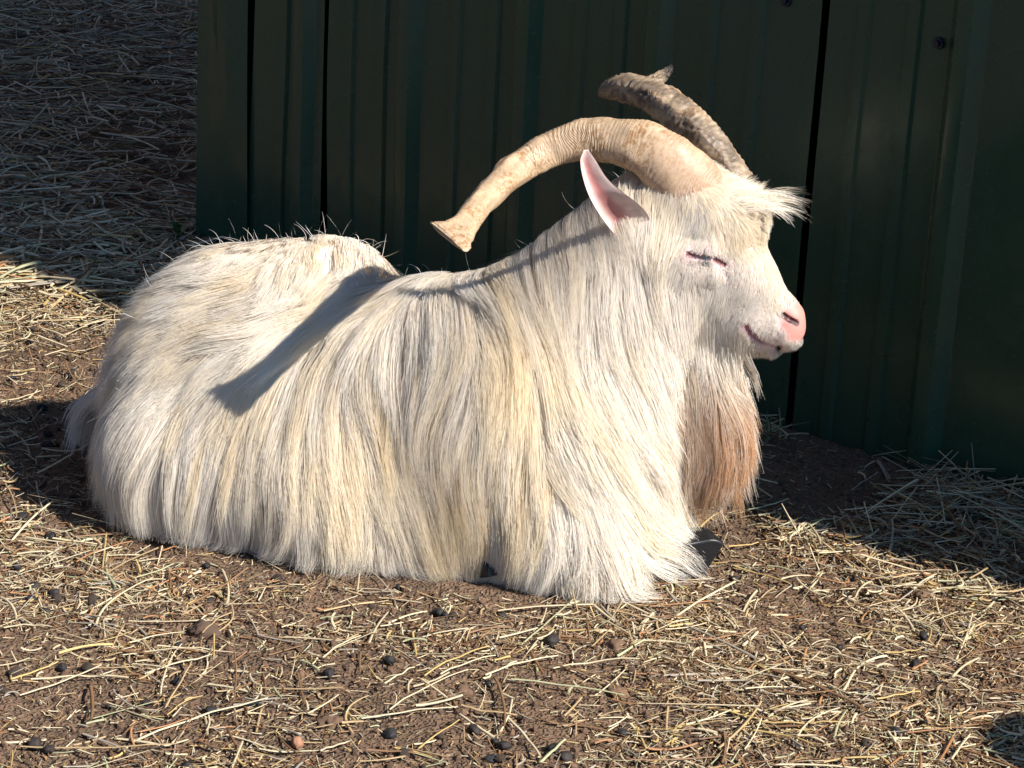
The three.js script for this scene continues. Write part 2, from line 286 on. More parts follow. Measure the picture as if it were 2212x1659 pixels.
{
  const B = surfaceNet(bodyGrid), Hd = surfaceNet(headGrid), pos = [], nor = [], col = [], idx = [], p = V(0, 0, 0), n = V(0, 0, 0);
  const put = (S, keep) => {
    const map = new Map();
    for (let i = 0; i < S.idx.length; i += 3) {
      const t = [0, 1, 2].map((k) => S.idx[i + k]);
      p.set(0, 0, 0); for (const v of t) p.add(gq.set(S.pos[v * 3], S.pos[v * 3 + 1], S.pos[v * 3 + 2])); p.divideScalar(3);
      if (!keep(p)) continue;
      for (const v of t) { if (!map.has(v)) { map.set(v, pos.length / 3); p.set(S.pos[v * 3], S.pos[v * 3 + 1], S.pos[v * 3 + 2]); pos.push(p.x, p.y, p.z); grad(p, n); nor.push(n.x, n.y, n.z); col.push(...skin(p)); } idx.push(map.get(v)); }
    }
  };
  const side = (q) => q.clone().sub(cutP).dot(cutN);
  const headSide = (q) => side(q) > 0 && q.x > 0.14 && q.y > 0.27 && q.x < 0.41 && q.y < 0.59;
  put(B, (q) => !headSide(q) && q.y > -0.03); put(Hd, (q) => (side(q) > -0.008 && q.y > 0.262 && q.x > 0.132));
  bodyTris = { pos, idx };
  part('body', geom(pos, idx, col, nor), new THREE.MeshPhysicalMaterial({ vertexColors: true, roughness: 0.55, bumpMap: null }), goat, { label: 'body and face with pink skin under the coat' });
}

// ------------------------------------------------------------ coat
// how the hair lies: [x, y in the picture, direction, length in m, cream, orange]
const LIE = [
  [620, 520, -0.3, 1, 0.05, 0.15], [500, 560, -0.7, 0.7, 0.06, 0.3], [400, 610, -1, 0.35, 0.06, 0.35], [320, 660, -1, 0.3, 0.05, 0.3], [720, 560, 0, 1, 0.06, 0.15], [800, 585, -0.3, 1, 0.06, 0.1], [600, 620, -0.35, 1, 0.07, 0.5], [480, 650, -0.9, 0.45, 0.08, 0.4], [700, 640, -0.6, 0.8, 0.07, 0.3],
  [820, 650, -0.9, 0.6, 0.10, 0.1], [650, 700, -1, 0.25, 0.10, 0.2], [500, 720, -1, 0.3, 0.10, 0.3], [330, 740, -1, 0.35, 0.08, 0.1], [260, 760, -0.8, 0.6, 0.08, 0.1], [600, 760, -0.9, 0.5, 0.12, 0.2], [450, 800, -0.85, 0.6, 0.12, 0.1], [300, 850, -0.7, 0.8, 0.12, 0.05], [220, 920, -0.5, 1, 0.10, 0.05], [205, 1020, -0.1, 1, 0.10, 0],
  [450, 900, -0.4, 1, 0.15, 0.5], [350, 960, -0.35, 1, 0.15, 0.1], [260, 1050, -0.12, 1, 0.13, 0], [400, 1000, -0.05, 1, 0.16, 0.3], [330, 1120, 0.08, 1, 0.1, 0], [500, 1000, -0.02, 1, 0.16, 0.2], [600, 900, -0.15, 1, 0.16, 0.3], [560, 1100, 0.05, 1, 0.12, 0.1], [700, 850, -0.25, 1, 0.16, 0.3], [750, 750, -0.5, 0.9, 0.14, 0.1], [880, 650, -0.45, 0.9, 0.14, 0.1],
  [800, 800, -0.1, 1, 0.17, 0.7], [700, 1000, 0.05, 1, 0.14, 0.1], [820, 950, 0.05, 1, 0.17, 0.6], [900, 780, -0.08, 1, 0.17, 0.5], [950, 650, -0.2, 1, 0.15, 0.5], [850, 1100, 0.1, 1, 0.12, 0], [940, 900, 0.05, 1, 0.16, 0.7], [1000, 800, 0.08, 1, 0.16, 0.2], [1000, 640, 0.05, 1, 0.16, 0.4], [1040, 1000, 0.1, 1, 0.15, 0.3], [980, 1130, 0.15, 1, 0.10, 0],
  [1060, 620, 0.25, 1, 0.17, 0.8], [1090, 750, 0.3, 1, 0.17, 0.9], [1130, 880, 0.35, 1, 0.17, 0.8], [1100, 1000, 0.2, 1, 0.15, 0.2], [1150, 1100, 0.15, 1, 0.14, 0.2], [1120, 1200, 0.15, 1, 0.08, 0.1], [1130, 560, 0.1, 1, 0.15, 0.1], [1200, 480, 0.05, 1, 0.14, 0.1], [1180, 640, 0.3, 1, 0.17, 0.8], [1220, 780, 0.5, 1, 0.17, 0.6], [1230, 900, 0.55, 1, 0.16, 0.3], [1280, 1000, 0.4, 1, 0.15, 0.2], [1250, 1120, 0.15, 1, 0.15, 0.4], [1260, 1240, 0.15, 1, 0.06, 0.2],
  [1270, 430, 0.05, 1, 0.12, 0.1], [1280, 560, 0.12, 1, 0.14, 0.2], [1310, 700, 0.4, 1, 0.15, 0.5], [1340, 850, 0.5, 1, 0.15, 0.3], [1380, 1000, 0.45, 1, 0.13, 0.1], [1360, 1120, 0.3, 1, 0.13, 0.2], [1350, 1220, 0.3, 1, 0.07, 0.4], [1400, 1185, 0.9, 0.5, 0.05, 0.2], [1450, 1175, 1, 0.2, 0.035, 0.1], [1480, 1190, 1, 0.35, 0.02, 0.1], [1450, 1225, 0.9, 0.5, 0.04, 0.3], [1385, 1245, 0.7, 0.7, 0.05, 0.3], [1430, 1100, 0.5, 1, 0.07, 0.1], [1350, 480, 0.3, 1, 0.06, 0], [1380, 560, 0.2, 1, 0.10, 0.1], [1400, 680, 0.25, 1, 0.13, 0.2], [1420, 800, 0.3, 1, 0.14, 0.4], [1440, 900, 0.3, 1, 0.13, 0.5], [1440, 1000, 0.3, 1, 0.11, 0.3],
  // face
  [1480, 470, -0.2, 1, 0.025, 0.1], [1540, 430, 0.5, 0.6, 0.022, 0.4], [1600, 410, 0.9, 0.2, 0.04, 0.6], [1640, 460, 0.9, 0.3, 0.03, 0.5], [1560, 480, 0.3, 0.9, 0.018, 0.5], [1620, 520, 0.4, 1, 0.013, 0.5], [1660, 560, 0.4, 1, 0.010, 0.4], [1700, 620, 0.3, 1, 0.008, 0.2], [1520, 520, -0.5, 0.8, 0.010, 0], [1480, 540, -0.8, 0.6, 0.013, 0], [1460, 600, -0.4, 1, 0.025, 0], [1520, 590, -0.1, 1, 0.010, 0], [1580, 600, -0.2, 1, 0.011, 0.15], [1640, 640, -0.4, 0.8, 0.008, 0.1], [1600, 680, -0.5, 0.8, 0.010, 0], [1540, 660, -0.3, 1, 0.025, 0], [1500, 700, -0.05, 1, 0.06, 0.1], [1560, 740, 0, 1, 0.06, 0.1], [1595, 752, 0.05, 1, 0.06, 0.1], [1640, 765, 0.2, 1, 0.010, 0], [1690, 740, 0.3, 0.6, 0.005, 0], [1670, 700, -0.4, 0.6, 0.006, 0], [1450, 520, -0.3, 1, 0.05, 0.1], [1420, 500, -0.2, 1, 0.06, 0.1], [1470, 660, 0, 1, 0.06, 0],
  // beard
  [1550, 800, 0.1, 1, 0.13, 0.15], [1580, 820, 0.12, 1, 0.12, 0.1], [1520, 850, 0.22, 1, 0.14, 0.5, 0.25], [1560, 900, 0.35, 1, 0.12, 0.4, 0.6], [1590, 920, 0.4, 1, 0.08, 0.2, 0.5], [1540, 980, 0.2, 1, 0.11, 0.3, 0.9], [1580, 980, 0.4, 1, 0.07, 0.2, 1], [1520, 1040, 0.12, 1, 0.10, 0.2, 0.8],
];
function hit(px, py, guess) { const d = ray(px, py), p = camP.clone().addScaledVector(d, 2.2); for (let i = 0; i < 200; i++) { const f = inHead(p) ? sdf(p) : (p.x < 0.46 && p.x > -0.66 && p.y < 0.64 && p.y > -0.05 && p.z < 0.36 && p.z > -0.36 ? look(bodyGrid, p) : 0.03); if (f < 0.001) return p; p.addScaledVector(d, Math.max(f * 0.7, 0.0008)); if (p.z < -0.5) return null; } return null; }
const anchors = [];
for (const [x, y, dx, dy, len, cream, orange = 0] of LIE) {
  const l = Math.hypot(dx, dy); let p = hit(x, y); for (let r = 10; r < 110 && !p; r += 10) for (let k = 0; k < 8 && !p; k++) p = hit(x + r * Math.cos(k * 0.7854), y + r * Math.sin(k * 0.7854)); if (!p) { console.log('no skin at', x, y); continue; }
  const [px, py] = toPic(p), q = hit(px + dx / l * 26, py + dy / l * 26) ?? p.clone().add(V(dx / l * 26 * PX, -dy / l * 26 * PX, 0));
  const d = q.sub(p).normalize(); anchors.push({ p, d, len, cream, orange, face: x > 1465 && y < 780 });
}
const flowOut = { d: V(0, 0, 0), len: 0, cream: 0, orange: 0 };
function flow(p) {
  let W = 0, x = 0, y = 0, z = 0, len = 0, cr = 0, or = 0;
  for (const a of anchors) { const dx = p.x - a.p.x, dy = p.y - a.p.y, dz = p.z - a.p.z, q = dx * dx + dy * dy + dz * dz + 0.00012, w = 1 / (q * q); W += w; x += a.d.x * w; y += a.d.y * w; z += a.d.z * w; len += a.len * w; cr += a.cream * w; or += a.orange * w; }
  flowOut.d.set(x, y, z).normalize(); flowOut.len = len / W; flowOut.cream = cr / W; flowOut.orange = or / W; return flowOut;
}
// strands: thin ribbons collected into one geometry
class Strands {
  constructor(count, K) { this.K = K; this.n = 0; this.pos = new Float32Array(count * K * 6); this.nor = new Float32Array(count * K * 6); this.col = new Float32Array(count * K * 6); this.max = count; }
  add(P, N, width, c0, c1, roll) {                       // P: K points, N: outward direction
    if (this.n >= this.max) return;
    const K = this.K, o = this.n * K * 6; this.n++;
    const t = V(0, 0, 0), w = V(0, 0, 0), m = V(0, 0, 0), cr = Math.cos(roll), sr = Math.sin(roll);
    for (let k = 0; k < K; k++) {
      const a = P[Math.max(0, k - 1)], b = P[Math.min(K - 1, k + 1)]; t.subVectors(b, a).normalize();
      w.crossVectors(t, N); if (w.lengthSq() < 1e-6) w.set(1, 0, 0); w.normalize(); m.crossVectors(w, t);
      const wx = w.x * cr + m.x * sr, wy = w.y * cr + m.y * sr, wz = w.z * cr + m.z * sr, mx = m.x * cr - w.x * sr, my = m.y * cr - w.y * sr, mz = m.z * cr - w.z * sr;
      const s = k / (K - 1), hw = width * 0.5 * (s < 0.55 ? 1 : mix(1, 0.22, (s - 0.55) / 0.45)), p = P[k], q = o + k * 6;
      this.pos.set([p.x - wx * hw, p.y - wy * hw, p.z - wz * hw, p.x + wx * hw, p.y + wy * hw, p.z + wz * hw], q);
      for (const e of [0, 3]) { const g = e ? 0.2 : -0.2; let ax = mx * 0.5 + wx * g + N.x, ay = my * 0.5 + wy * g + N.y, az = mz * 0.5 + wz * g + N.z; const L = Math.hypot(ax, ay, az); this.nor.set([ax / L, ay / L, az / L], q + e); this.col.set([mix(c0[0], c1[0], s), mix(c0[1], c1[1], s), mix(c0[2], c1[2], s)], q + e); }
    }
  }
  geometry() {
    const K = this.K, n = this.n, idx = new Uint32Array(n * (K - 1) * 6); let e = 0;
    for (let i = 0; i < n; i++) for (let k = 0; k < K - 1; k++) { const a = (i * K + k) * 2; idx.set([a, a + 1, a + 2, a + 1, a + 3, a + 2], e); e += 6; }
    const g = new THREE.BufferGeometry();
    for (const [k, v] of [['position', this.pos], ['normal', this.nor], ['color', this.col]]) g.setAttribute(k, new THREE.BufferAttribute(v.subarray(0, n * K * 6), 3));
    g.setIndex(new THREE.BufferAttribute(idx, 1)); return g;
  }
}
const hairMat = new THREE.MeshPhysicalMaterial({ vertexColors: true, roughness: 0.92, transmission: 0.58, thickness: 0, side: THREE.DoubleSide });
const K = 9, GN = V(0, 0, 0);
function guide(root, n, len, lift, wob, grav, keepDir, off0 = 0.003) {
  const P = [root.clone()], N = [n.clone()], p = root.clone(), step = len / (K - 1), d = V(0, 0, 0), ph = rnd() * 6.28, fr = rr(0.6, 1.5);
  for (let k = 1; k < K; k++) {
    const t = k / (K - 1); if (keepDir) d.copy(keepDir); else d.copy(flow(p).d);
    const g = grav * (0.15 + 0.6 * t); d.multiplyScalar(1 - g); d.y -= g; 
    grad(p, GN); const lat = V(0, 0, 0).crossVectors(GN, d).normalize(); d.addScaledVector(lat, wob * (0.3 * Math.sin(ph + fr * 6.28 * t) + 2.2 * noise(p.x * 10, p.y * 8, p.z * 10) * t + 0.8 * noise(p.x * 27, p.y * 20, p.z * 27) * t));
    d.normalize(); const off = off0 + lift * (0.25 + 0.75 * t); let s = sdf(p);
    const dn = d.dot(GN); if (s < off + 0.004 && dn < 0) d.addScaledVector(GN, -dn * 0.9).normalize();
    p.addScaledVector(d, step); s = sdf(p); if (s < off) { grad(p, GN); p.addScaledVector(GN, Math.min(off - s, step * 0.8)); } else if (s > off + 0.004 && t < 0.75) { grad(p, GN); p.addScaledVector(GN, -Math.min((s - off) * 0.35, step * 0.35)); }
    if (p.y < 0.006) { p.y = 0.006 + 0.003 * rnd(); p.addScaledVector(GN, step * 0.3); p.y = Math.max(p.y, 0.006); }
    P.push(p.clone()); N.push(grad(p, GN).clone());
  }
  return { P, N };
}
const WHITE = [0.94, 0.89, 0.81], CREAM = [0.93, 0.81, 0.58], ORANGE = [0.56, 0.28, 0.085];
const tone = (cr, or, b) => [0, 1, 2].map((k) => Math.min(0.95, mix(mix(WHITE[k], CREAM[k], clamp(cr)), ORANGE[k], clamp(or)) * b));
function lock(S, G, root, n, R, count, clump, wid, cr, or, spread, tipOr) {
  const e1 = V(0, 0, 0).crossVectors(n, Math.abs(n.y) < 0.9 ? V(0, 1, 0) : V(1, 0, 0)).normalize(), e2 = V(0, 0, 0).crossVectors(n, e1), gb = rr(0.94, 1.03);
  for (let i = 0; i < count; i++) {
    const r = root.clone().addScaledVector(e1, gauss() * R).addScaledVector(e2, gauss() * R); const s = sdf(r); r.addScaledVector(grad(r, GN), -s + 0.0005);
    const off = r.clone().sub(root), cut = rr(0.68, 1.02), P = [], jx = gauss() * spread, jy = gauss() * spread, jz = gauss() * spread, hgt = Math.abs(gauss()) * spread * 0.25;
    for (let k = 0; k < S.K; k++) {
      const t = k / (S.K - 1) * cut, f = t * (G.P.length - 1), i0 = Math.min(f | 0, G.P.length - 2), u = f - i0, q = G.P[i0].clone().lerp(G.P[i0 + 1], Math.min(u, 1.4));
      q.addScaledVector(off, 1 - clump * Math.pow(t, 0.9)); q.x += jx * t * t; q.y += jy * t * t; q.z += jz * t * t; q.addScaledVector(G.N[i0], hgt * t);
      if (q.y < 0.004) q.y = 0.004; P.push(q);
    }
    const b = gb * rr(0.95, 1.04), c = cr + gauss() * 0.16, o = or + gauss() * 0.12;
    S.add(P, G.N[Math.min(3, G.N.length - 1)], wid * rr(0.7, 1.25), tone(c * 0.8, o * 0.6, b * 0.97), tone(c, tipOr === undefined ? (or > 0.08 ? o * 1.25 : 0) : tipOr + gauss() * 0.12, b), gauss() * 0.35);
  }
}
// roots spread evenly over the skin
const triArea = (() => { const { pos, idx } = bodyTris, cum = new Float64Array(idx.length / 3); let s = 0; const a = V(0, 0, 0), b = V(0, 0, 0), c = V(0, 0, 0); for (let i = 0; i < idx.length; i += 3) { a.fromArray(pos, idx[i] * 3); b.fromArray(pos, idx[i + 1] * 3).sub(a); c.fromArray(pos, idx[i + 2] * 3).sub(a); s += b.cross(c).length() / 2; cum[i / 3] = s; } return { cum, total: s }; })();
function skinPoint() {
  const { pos, idx } = bodyTris, r = rnd() * triArea.total; let lo = 0, hi = triArea.cum.length - 1; while (lo < hi) { const m = (lo + hi) >> 1; if (triArea.cum[m] < r) lo = m + 1; else hi = m; }
  let u = rnd(), v = rnd(); if (u + v > 1) { u = 1 - u; v = 1 - v; } const a = V(0, 0, 0).fromArray(pos, idx[lo * 3] * 3), b = V(0, 0, 0).fromArray(pos, idx[lo * 3 + 1] * 3), c = V(0, 0, 0).fromArray(pos, idx[lo * 3 + 2] * 3);
  return a.clone().addScaledVector(b.sub(a), u).addScaledVector(c.sub(a), v);
}
const bareFace = (p) => { const s = p.clone().sub(H0).dot(hS) > 0 ? p : mirrorHead(p); return rnd() < noseMask(s) * 1.25 || segDist(s, eyeW) < 0.0060 || segDist(s, mouthW) < 0.0060; };
const isHead = (p) => p.clone().sub(cutP).dot(cutN) > 0.02 && p.y > 0.30 && p.x > 0.17;
console.log('skin area', triArea.total);
{
  const coat = new Strands(150000, K), face = new Strands(60000, 5), beard = new Strands(16000, K), n = V(0, 0, 0);
  const hoofAt = V(0.24, 0.035, 0.145), COAT_G = 5200, supers = [], cells = new Map(), cs = 0.03, ck = (x, y, z) => Math.floor(x / cs) + ',' + Math.floor(y / cs) + ',' + Math.floor(z / cs);
  for (let i = 0; i < 900; i++) {                        // long locks that gather the hair around them
    const p = skinPoint(); if (p.y < 0.004 || isHead(p)) continue; grad(p, n); const f = flow(p), len = f.len * 1.25 * rr(0.9, 1.15), long = sst(0.05, 0.11, f.len);
    const s = { p, len, long, c: gauss() * 0.36, b: 1 + gauss() * 0.04, up: Math.abs(gauss()) * 0.008, pull: rr(0.25, 0.7) }; s.G = guide(p, n, len, 0.006 + 0.06 * len + s.up * long, 0.22, mix(0.05, 0.40, long), null);
    supers.push(s); const k = ck(p.x, p.y, p.z); if (!cells.has(k)) cells.set(k, []); cells.get(k).push(s);
  }
  const nearest = (p) => { let best = null, bd = 0.05 * 0.05; for (let a = -1; a < 2; a++) for (let b = -1; b < 2; b++) for (let c = -1; c < 2; c++) for (const s of cells.get(ck(p.x + a * cs, p.y + b * cs, p.z + c * cs)) ?? []) { const d = s.p.distanceToSquared(p); if (d < bd) { bd = d; best = s; } } return best; };
  for (let i = 0; i < COAT_G; i++) {
    const p = skinPoint(); if (p.y < 0.004) continue; grad(p, n); if (isHead(p)) continue;
    const view = camP.clone().sub(p).normalize().dot(n), hidden = view < -0.2; if (hidden && rnd() < 0.62) continue;
    const f = flow(p); let len = f.len, cr = f.cream, or = f.orange;
    const patch = fbm(p.x * 16 + 3, p.y * 5, p.z * 9, 2);
    cr = clamp(cr * 0.8 + patch * 0.9 + gauss() * 0.10 - 0.04); len *= rr(0.78, 1.15) * (1 + 0.25 * patch) * (len > 0.09 ? 1.2 : 1);
    
    const long = sst(0.05, 0.11, len);
    let dir = null; if (hidden) { dir = V(-0.35, -0.7, -0.1).normalize(); }
    const G = guide(p, n, len, 0.004 + 0.07 * len + Math.abs(gauss()) * 0.0015, 0.10 + 0.16 * long, mix(0.05, 0.42, long), dir);
    const hd = p.distanceTo(hoofAt); if (hd < 0.075) G.P.forEach((q, k) => k && q.lerp(G.P[0], 0.62 * sst(0.075, 0.05, hd)));
    const sp = hidden ? null : nearest(p);
    if (sp) { cr = clamp(cr + sp.c); const r = Math.min(1, len / sp.len); for (let k = 1; k < K; k++) { const t = k / (K - 1), f2 = t * r * (K - 1), j = Math.min(f2 | 0, K - 2), q = sp.G.P[j].clone().lerp(sp.G.P[j + 1], f2 - j), w = sp.pull * sp.long * (0.35 * t + 0.65 * t * t * t); G.P[k].lerp(q, w); } }
    lock(coat, G, p, n, 0.0115, hidden ? 11 : 40, rr(0.05, 0.35), 0.00086, cr, Math.min(or, 0.3), mix(0.0035, 0.006, long));
  }
  for (let i = 0, m = 0; i < 90000 && m < 3800; i++) {
    const p = skinPoint(); if (!isHead(p) || bareFace(p)) continue; grad(p, n); const view = camP.clone().sub(p).normalize().dot(n); if (view < -0.3 && rnd() < 0.6) continue;
    m++; const [fx, fy] = toPic(p), s2 = p.clone().sub(H0).dot(hS) > 0 ? p : mirrorHead(p), muz = Math.min(segDist(s2, mouthW), segDist(s2, nostrilW), segDist(s2, eyeW)); if (rnd() < 0.3 * sst(0.02, 0.006, muz)) continue;
    const f = flow(p); if (segDist(s2, eyeW) < 0.022) f.len = Math.min(f.len, mix(0.004, 0.010, sst(0.008, 0.022, segDist(s2, eyeW)))); else if (fx > 1600) f.len = Math.min(f.len, fy > 560 ? mix(0.0055, 0.014, sst(0.004, 0.02, muz)) : 0.012); const cr = clamp(f.cream + 0.5 * fbm(p.x * 30, p.y * 30, p.z * 30, 2)), len = f.len * rr(0.8, 1.2) * (f.len < 0.016 ? 0.75 : 1), long = sst(0.02, 0.06, len);
    const G = guide(p, n, len, mix(0.05, 0.09, long) * len, 0.10, 0.3 * long, null, mix(0.0006, 0.002, long));
    lock(face, G, p, n, 0.0045, 17, rr(0.0, 0.3), mix(0.0006, 0.0010, long), cr, 0, len * 0.06);
  }
  // beard: rooted on jaw, throat and dewlap
  for (let i = 0; i < 620; i++) {
    const bx = rr(1440, 1612), by = rr(758, 1060); if (by > mix(1080, 900, sst(1520, 1610, bx))) continue; const p = hit(bx, by); if (!p || p.x < 0.17) continue; p.addScaledVector(hS, -rr(0, 0.05) * (rnd() < 0.4 ? 1 : 0)); { const s = sdf(p); p.addScaledVector(grad(p, GN), -s); } grad(p, n);
    const f = flow(p), len = mix(0.13, 0.095, sst(760, 1000, by)) * rr(0.55, 1.3) * mix(1.15, 0.6, sst(1520, 1612, bx)), d = f.d.clone().multiplyScalar(0.8).add(V(mix(0.04, 0.42, sst(1520, 1610, bx)), -1, 0.03 + gauss() * 0.06)).normalize();
    const G = guide(p, n, len, 0.006 + 0.10 * len, 0.55, 0.12, d), [, ty] = toPic(G.P[K - 1]);
    lock(beard, G, p, n, 0.0085, 36, rr(0.2, 0.75), 0.0009, clamp(0.25 + 0.4 * fbm(p.x * 30, p.y * 9, p.z * 30, 2)), sst(850, 960, by) * 0.8 * sst(1470, 1560, bx), 0.008, sst(860, 1000, ty) * rr(0.7, 1.2) * mix(0.45, 1, sst(1480, 1570, bx)));
  }
  // forelock: from between the horns forward over the brow
  const tuft = new Strands(2600, K);
  for (let i = 0; i < 86; i++) {
    const p = surf(rr(1572, 1652), rr(376, 466)).addScaledVector(hS, -rr(0, 0.045)); { const s = sdf(p); p.addScaledVector(grad(p, GN), -s); } grad(p, n);
    const [, py] = toPic(p); const up = sst(470, 380, py), len = up > 0.45 ? rr(0.012, 0.024) : rnd() < 0.3 ? rr(0.05, 0.075) : rr(0.024, 0.046);
    const d = V(hF.x, 0.25 + 0.7 * up, hF.z).add(V(gauss(), gauss(), gauss()).multiplyScalar(0.22)).normalize(), P = [], N = [], q = p.clone();
    for (let k = 0; k < K; k++) { P.push(q.clone()); N.push(n.clone()); q.addScaledVector(d, len / (K - 1)); d.y -= up > 0.45 ? 0.05 : 0.13; d.normalize(); }
    lock(tuft, { P, N }, p, n, 0.006, 16, rr(0.1, 0.6), 0.0006, rr(0.0, 0.35), 0, 0.007);
  }
  // stray hairs that stand off the outline of the back and neck
  const stray = new Strands(2600, K);
  for (let i = 0; i < 26000 && stray.n < 210; i++) {
    const p = skinPoint(); if (p.y < 0.12 || isHead(p)) continue; grad(p, n); const view = camP.clone().sub(p).normalize().dot(n); if (Math.abs(view) > 0.45 || (p.x > -0.2 && rnd() < 0.8)) continue;
    const f = flow(p), len = rr(0.012, 0.045), d = f.d.clone().multiplyScalar(0.55).addScaledVector(n, 0.9).add(V(gauss(), gauss(), gauss()).multiplyScalar(0.5)).normalize(), bend = V(gauss(), gauss() - 0.2, gauss()).multiplyScalar(0.16), q = p.clone().addScaledVector(n, 0.008), P = [];
    for (let k = 0; k < K; k++) { P.push(q.clone()); q.addScaledVector(d, len / (K - 1)); d.add(bend).normalize(); }
    stray.add(P, n, 0.0006, tone(0.1, 0, 1), tone(0.1, 0, 1), rnd() * 3);
  }
  // tail: wisps lying behind the rump
  const tail = new Strands(3000, K);
  const tr = atZ(215, 850, -0.11);
  for (let i = 0; i < 30; i++) {
    const a = tr.clone().add(V(gauss() * 0.012 + 0.02, gauss() * 0.012, gauss() * 0.02)), b = atZ(rr(138, 190), rr(880, 990), -0.14).add(V(0, 0, gauss() * 0.03)), P = [], N = [];
    const sag = rr(0.01, 0.03); for (let k = 0; k < K; k++) { const t = k / (K - 1); P.push(a.clone().lerp(b, t).add(V(-0.012 * Math.sin(t * 3.1), sag * Math.sin(t * 3.1) * 0.6, 0))); N.push(V(-0.4, 0.4, 0.8).normalize()); }
    const rt = a.clone(); const gb = rr(0.85, 1);
    for (let m = 0; m < 26; m++) { const o = V(gauss(), gauss(), gauss()).multiplyScalar(0.007), cut = rr(0.7, 1); tail.add(P.map((q, k) => P[0].clone().lerp(q, cut).addScaledVector(o, 1 - 0.4 * k / K)), N[0], 0.0011, tone(0.05, 0, gb), tone(0, 0, gb), gauss()); }
  }
  console.log('strands', coat.n, face.n, beard.n, tuft.n, stray.n);
  const st = (l) => ({ kind: 'stuff', label: l });
  part('coat', coat.geometry(), hairMat, goat, st('long cream and white hair hanging over flank, neck and chest'));
  part('face_hair', face.geometry(), hairMat, goat, st('short white hair of the face'));
  part('beard', beard.geometry(), hairMat, goat, st('beard that turns rusty orange towards its tips'));
  part('forelock', tuft.geometry(), hairMat, goat, st('wispy white forelock standing forward from the brow'));
  part('stray_hair', stray.geometry(), hairMat, goat, st('fine stray hairs along the back'));
  part('tail', tail.geometry(), hairMat, goat, st('white tail hair lying in shade behind the rump'));
}

// ------------------------------------------------------------ horns, ears, eye, hooves
function resample(ctrl, n) { const c = new THREE.CatmullRomCurve3(ctrl.map((o) => o.p), false, 'centripetal'), L = [0]; for (let i = 1; i < ctrl.length; i++) L.push(L[i - 1] + ctrl[i].p.distanceTo(ctrl[i - 1].p)); const out = []; for (let i = 0; i <= n; i++) { const u = i / n * (ctrl.length - 1), j = Math.min(u | 0, ctrl.length - 2), f = u - j, e = f * f * (3 - 2 * f); out.push({ p: c.getPoint(u / (ctrl.length - 1)), a: mix(ctrl[j].a, ctrl[j + 1].a, e), b: mix(ctrl[j].b, ctrl[j + 1].b, e), w: ctrl[j].w.clone().lerp(ctrl[j + 1].w, e).normalize() }); } return out; }
function hornGeometry(ctrl, n, m, relief, colour, square = 0.9) {      // a: half width along w, b: half width across it
  const R = resample(ctrl, n), pos = [], col = [], uv = [], idx = []; let s = 0;
  for (let i = 0; i <= n; i++) {
    const o = R[i], t = R[Math.min(n, i + 1)].p.clone().sub(R[Math.max(0, i - 1)].p).normalize(); if (i) s += o.p.distanceTo(R[i - 1].p);
    const w = o.w.clone().addScaledVector(t, -o.w.dot(t)).normalize(), v = V(0, 0, 0).crossVectors(t, w);
    for (let j = 0; j <= m; j++) { const a = (j % m) / m * 2 * Math.PI, ca = Math.cos(a), sa = Math.sin(a), pw = (x) => Math.sign(x) * Math.pow(Math.abs(x), square), r = relief(s, a, i / n); const q = o.p.clone().addScaledVector(w, pw(ca) * (o.a + r)).addScaledVector(v, pw(sa) * (o.b + r)); pos.push(q.x, q.y, q.z); col.push(...colour(s, a, i / n)); uv.push(j / m, s * 6); }
  }
  for (let i = 0; i < n; i++) for (let j = 0; j < m; j++) { const a = i * (m + 1) + j; idx.push(a, a + 1, a + m + 1, a + 1, a + m + 2, a + m + 1); }
  for (const e of [0, n]) { const c = pos.length / 3, q = R[e].p; pos.push(q.x, q.y, q.z); col.push(...colour(e ? s : 0, 0, e / n)); uv.push(0.5, e ? s * 6 : 0); for (let j = 0; j < m; j++) { const a = e * (m + 1) + j; idx.push(c, e ? a + 1 : a, e ? a : a + 1); } }
  const g = geom(pos, idx, col, null, uv); const nr = g.attributes.normal; for (let i = 0; i <= n; i++) { const a = i * (m + 1), b = a + m; const x = nr.getX(a) + nr.getX(b), y = nr.getY(a) + nr.getY(b), z = nr.getZ(a) + nr.getZ(b), l = Math.hypot(x, y, z) || 1; nr.setXYZ(a, x / l, y / l, z / l); nr.setXYZ(b, x / l, y / l, z / l); } return g;
}
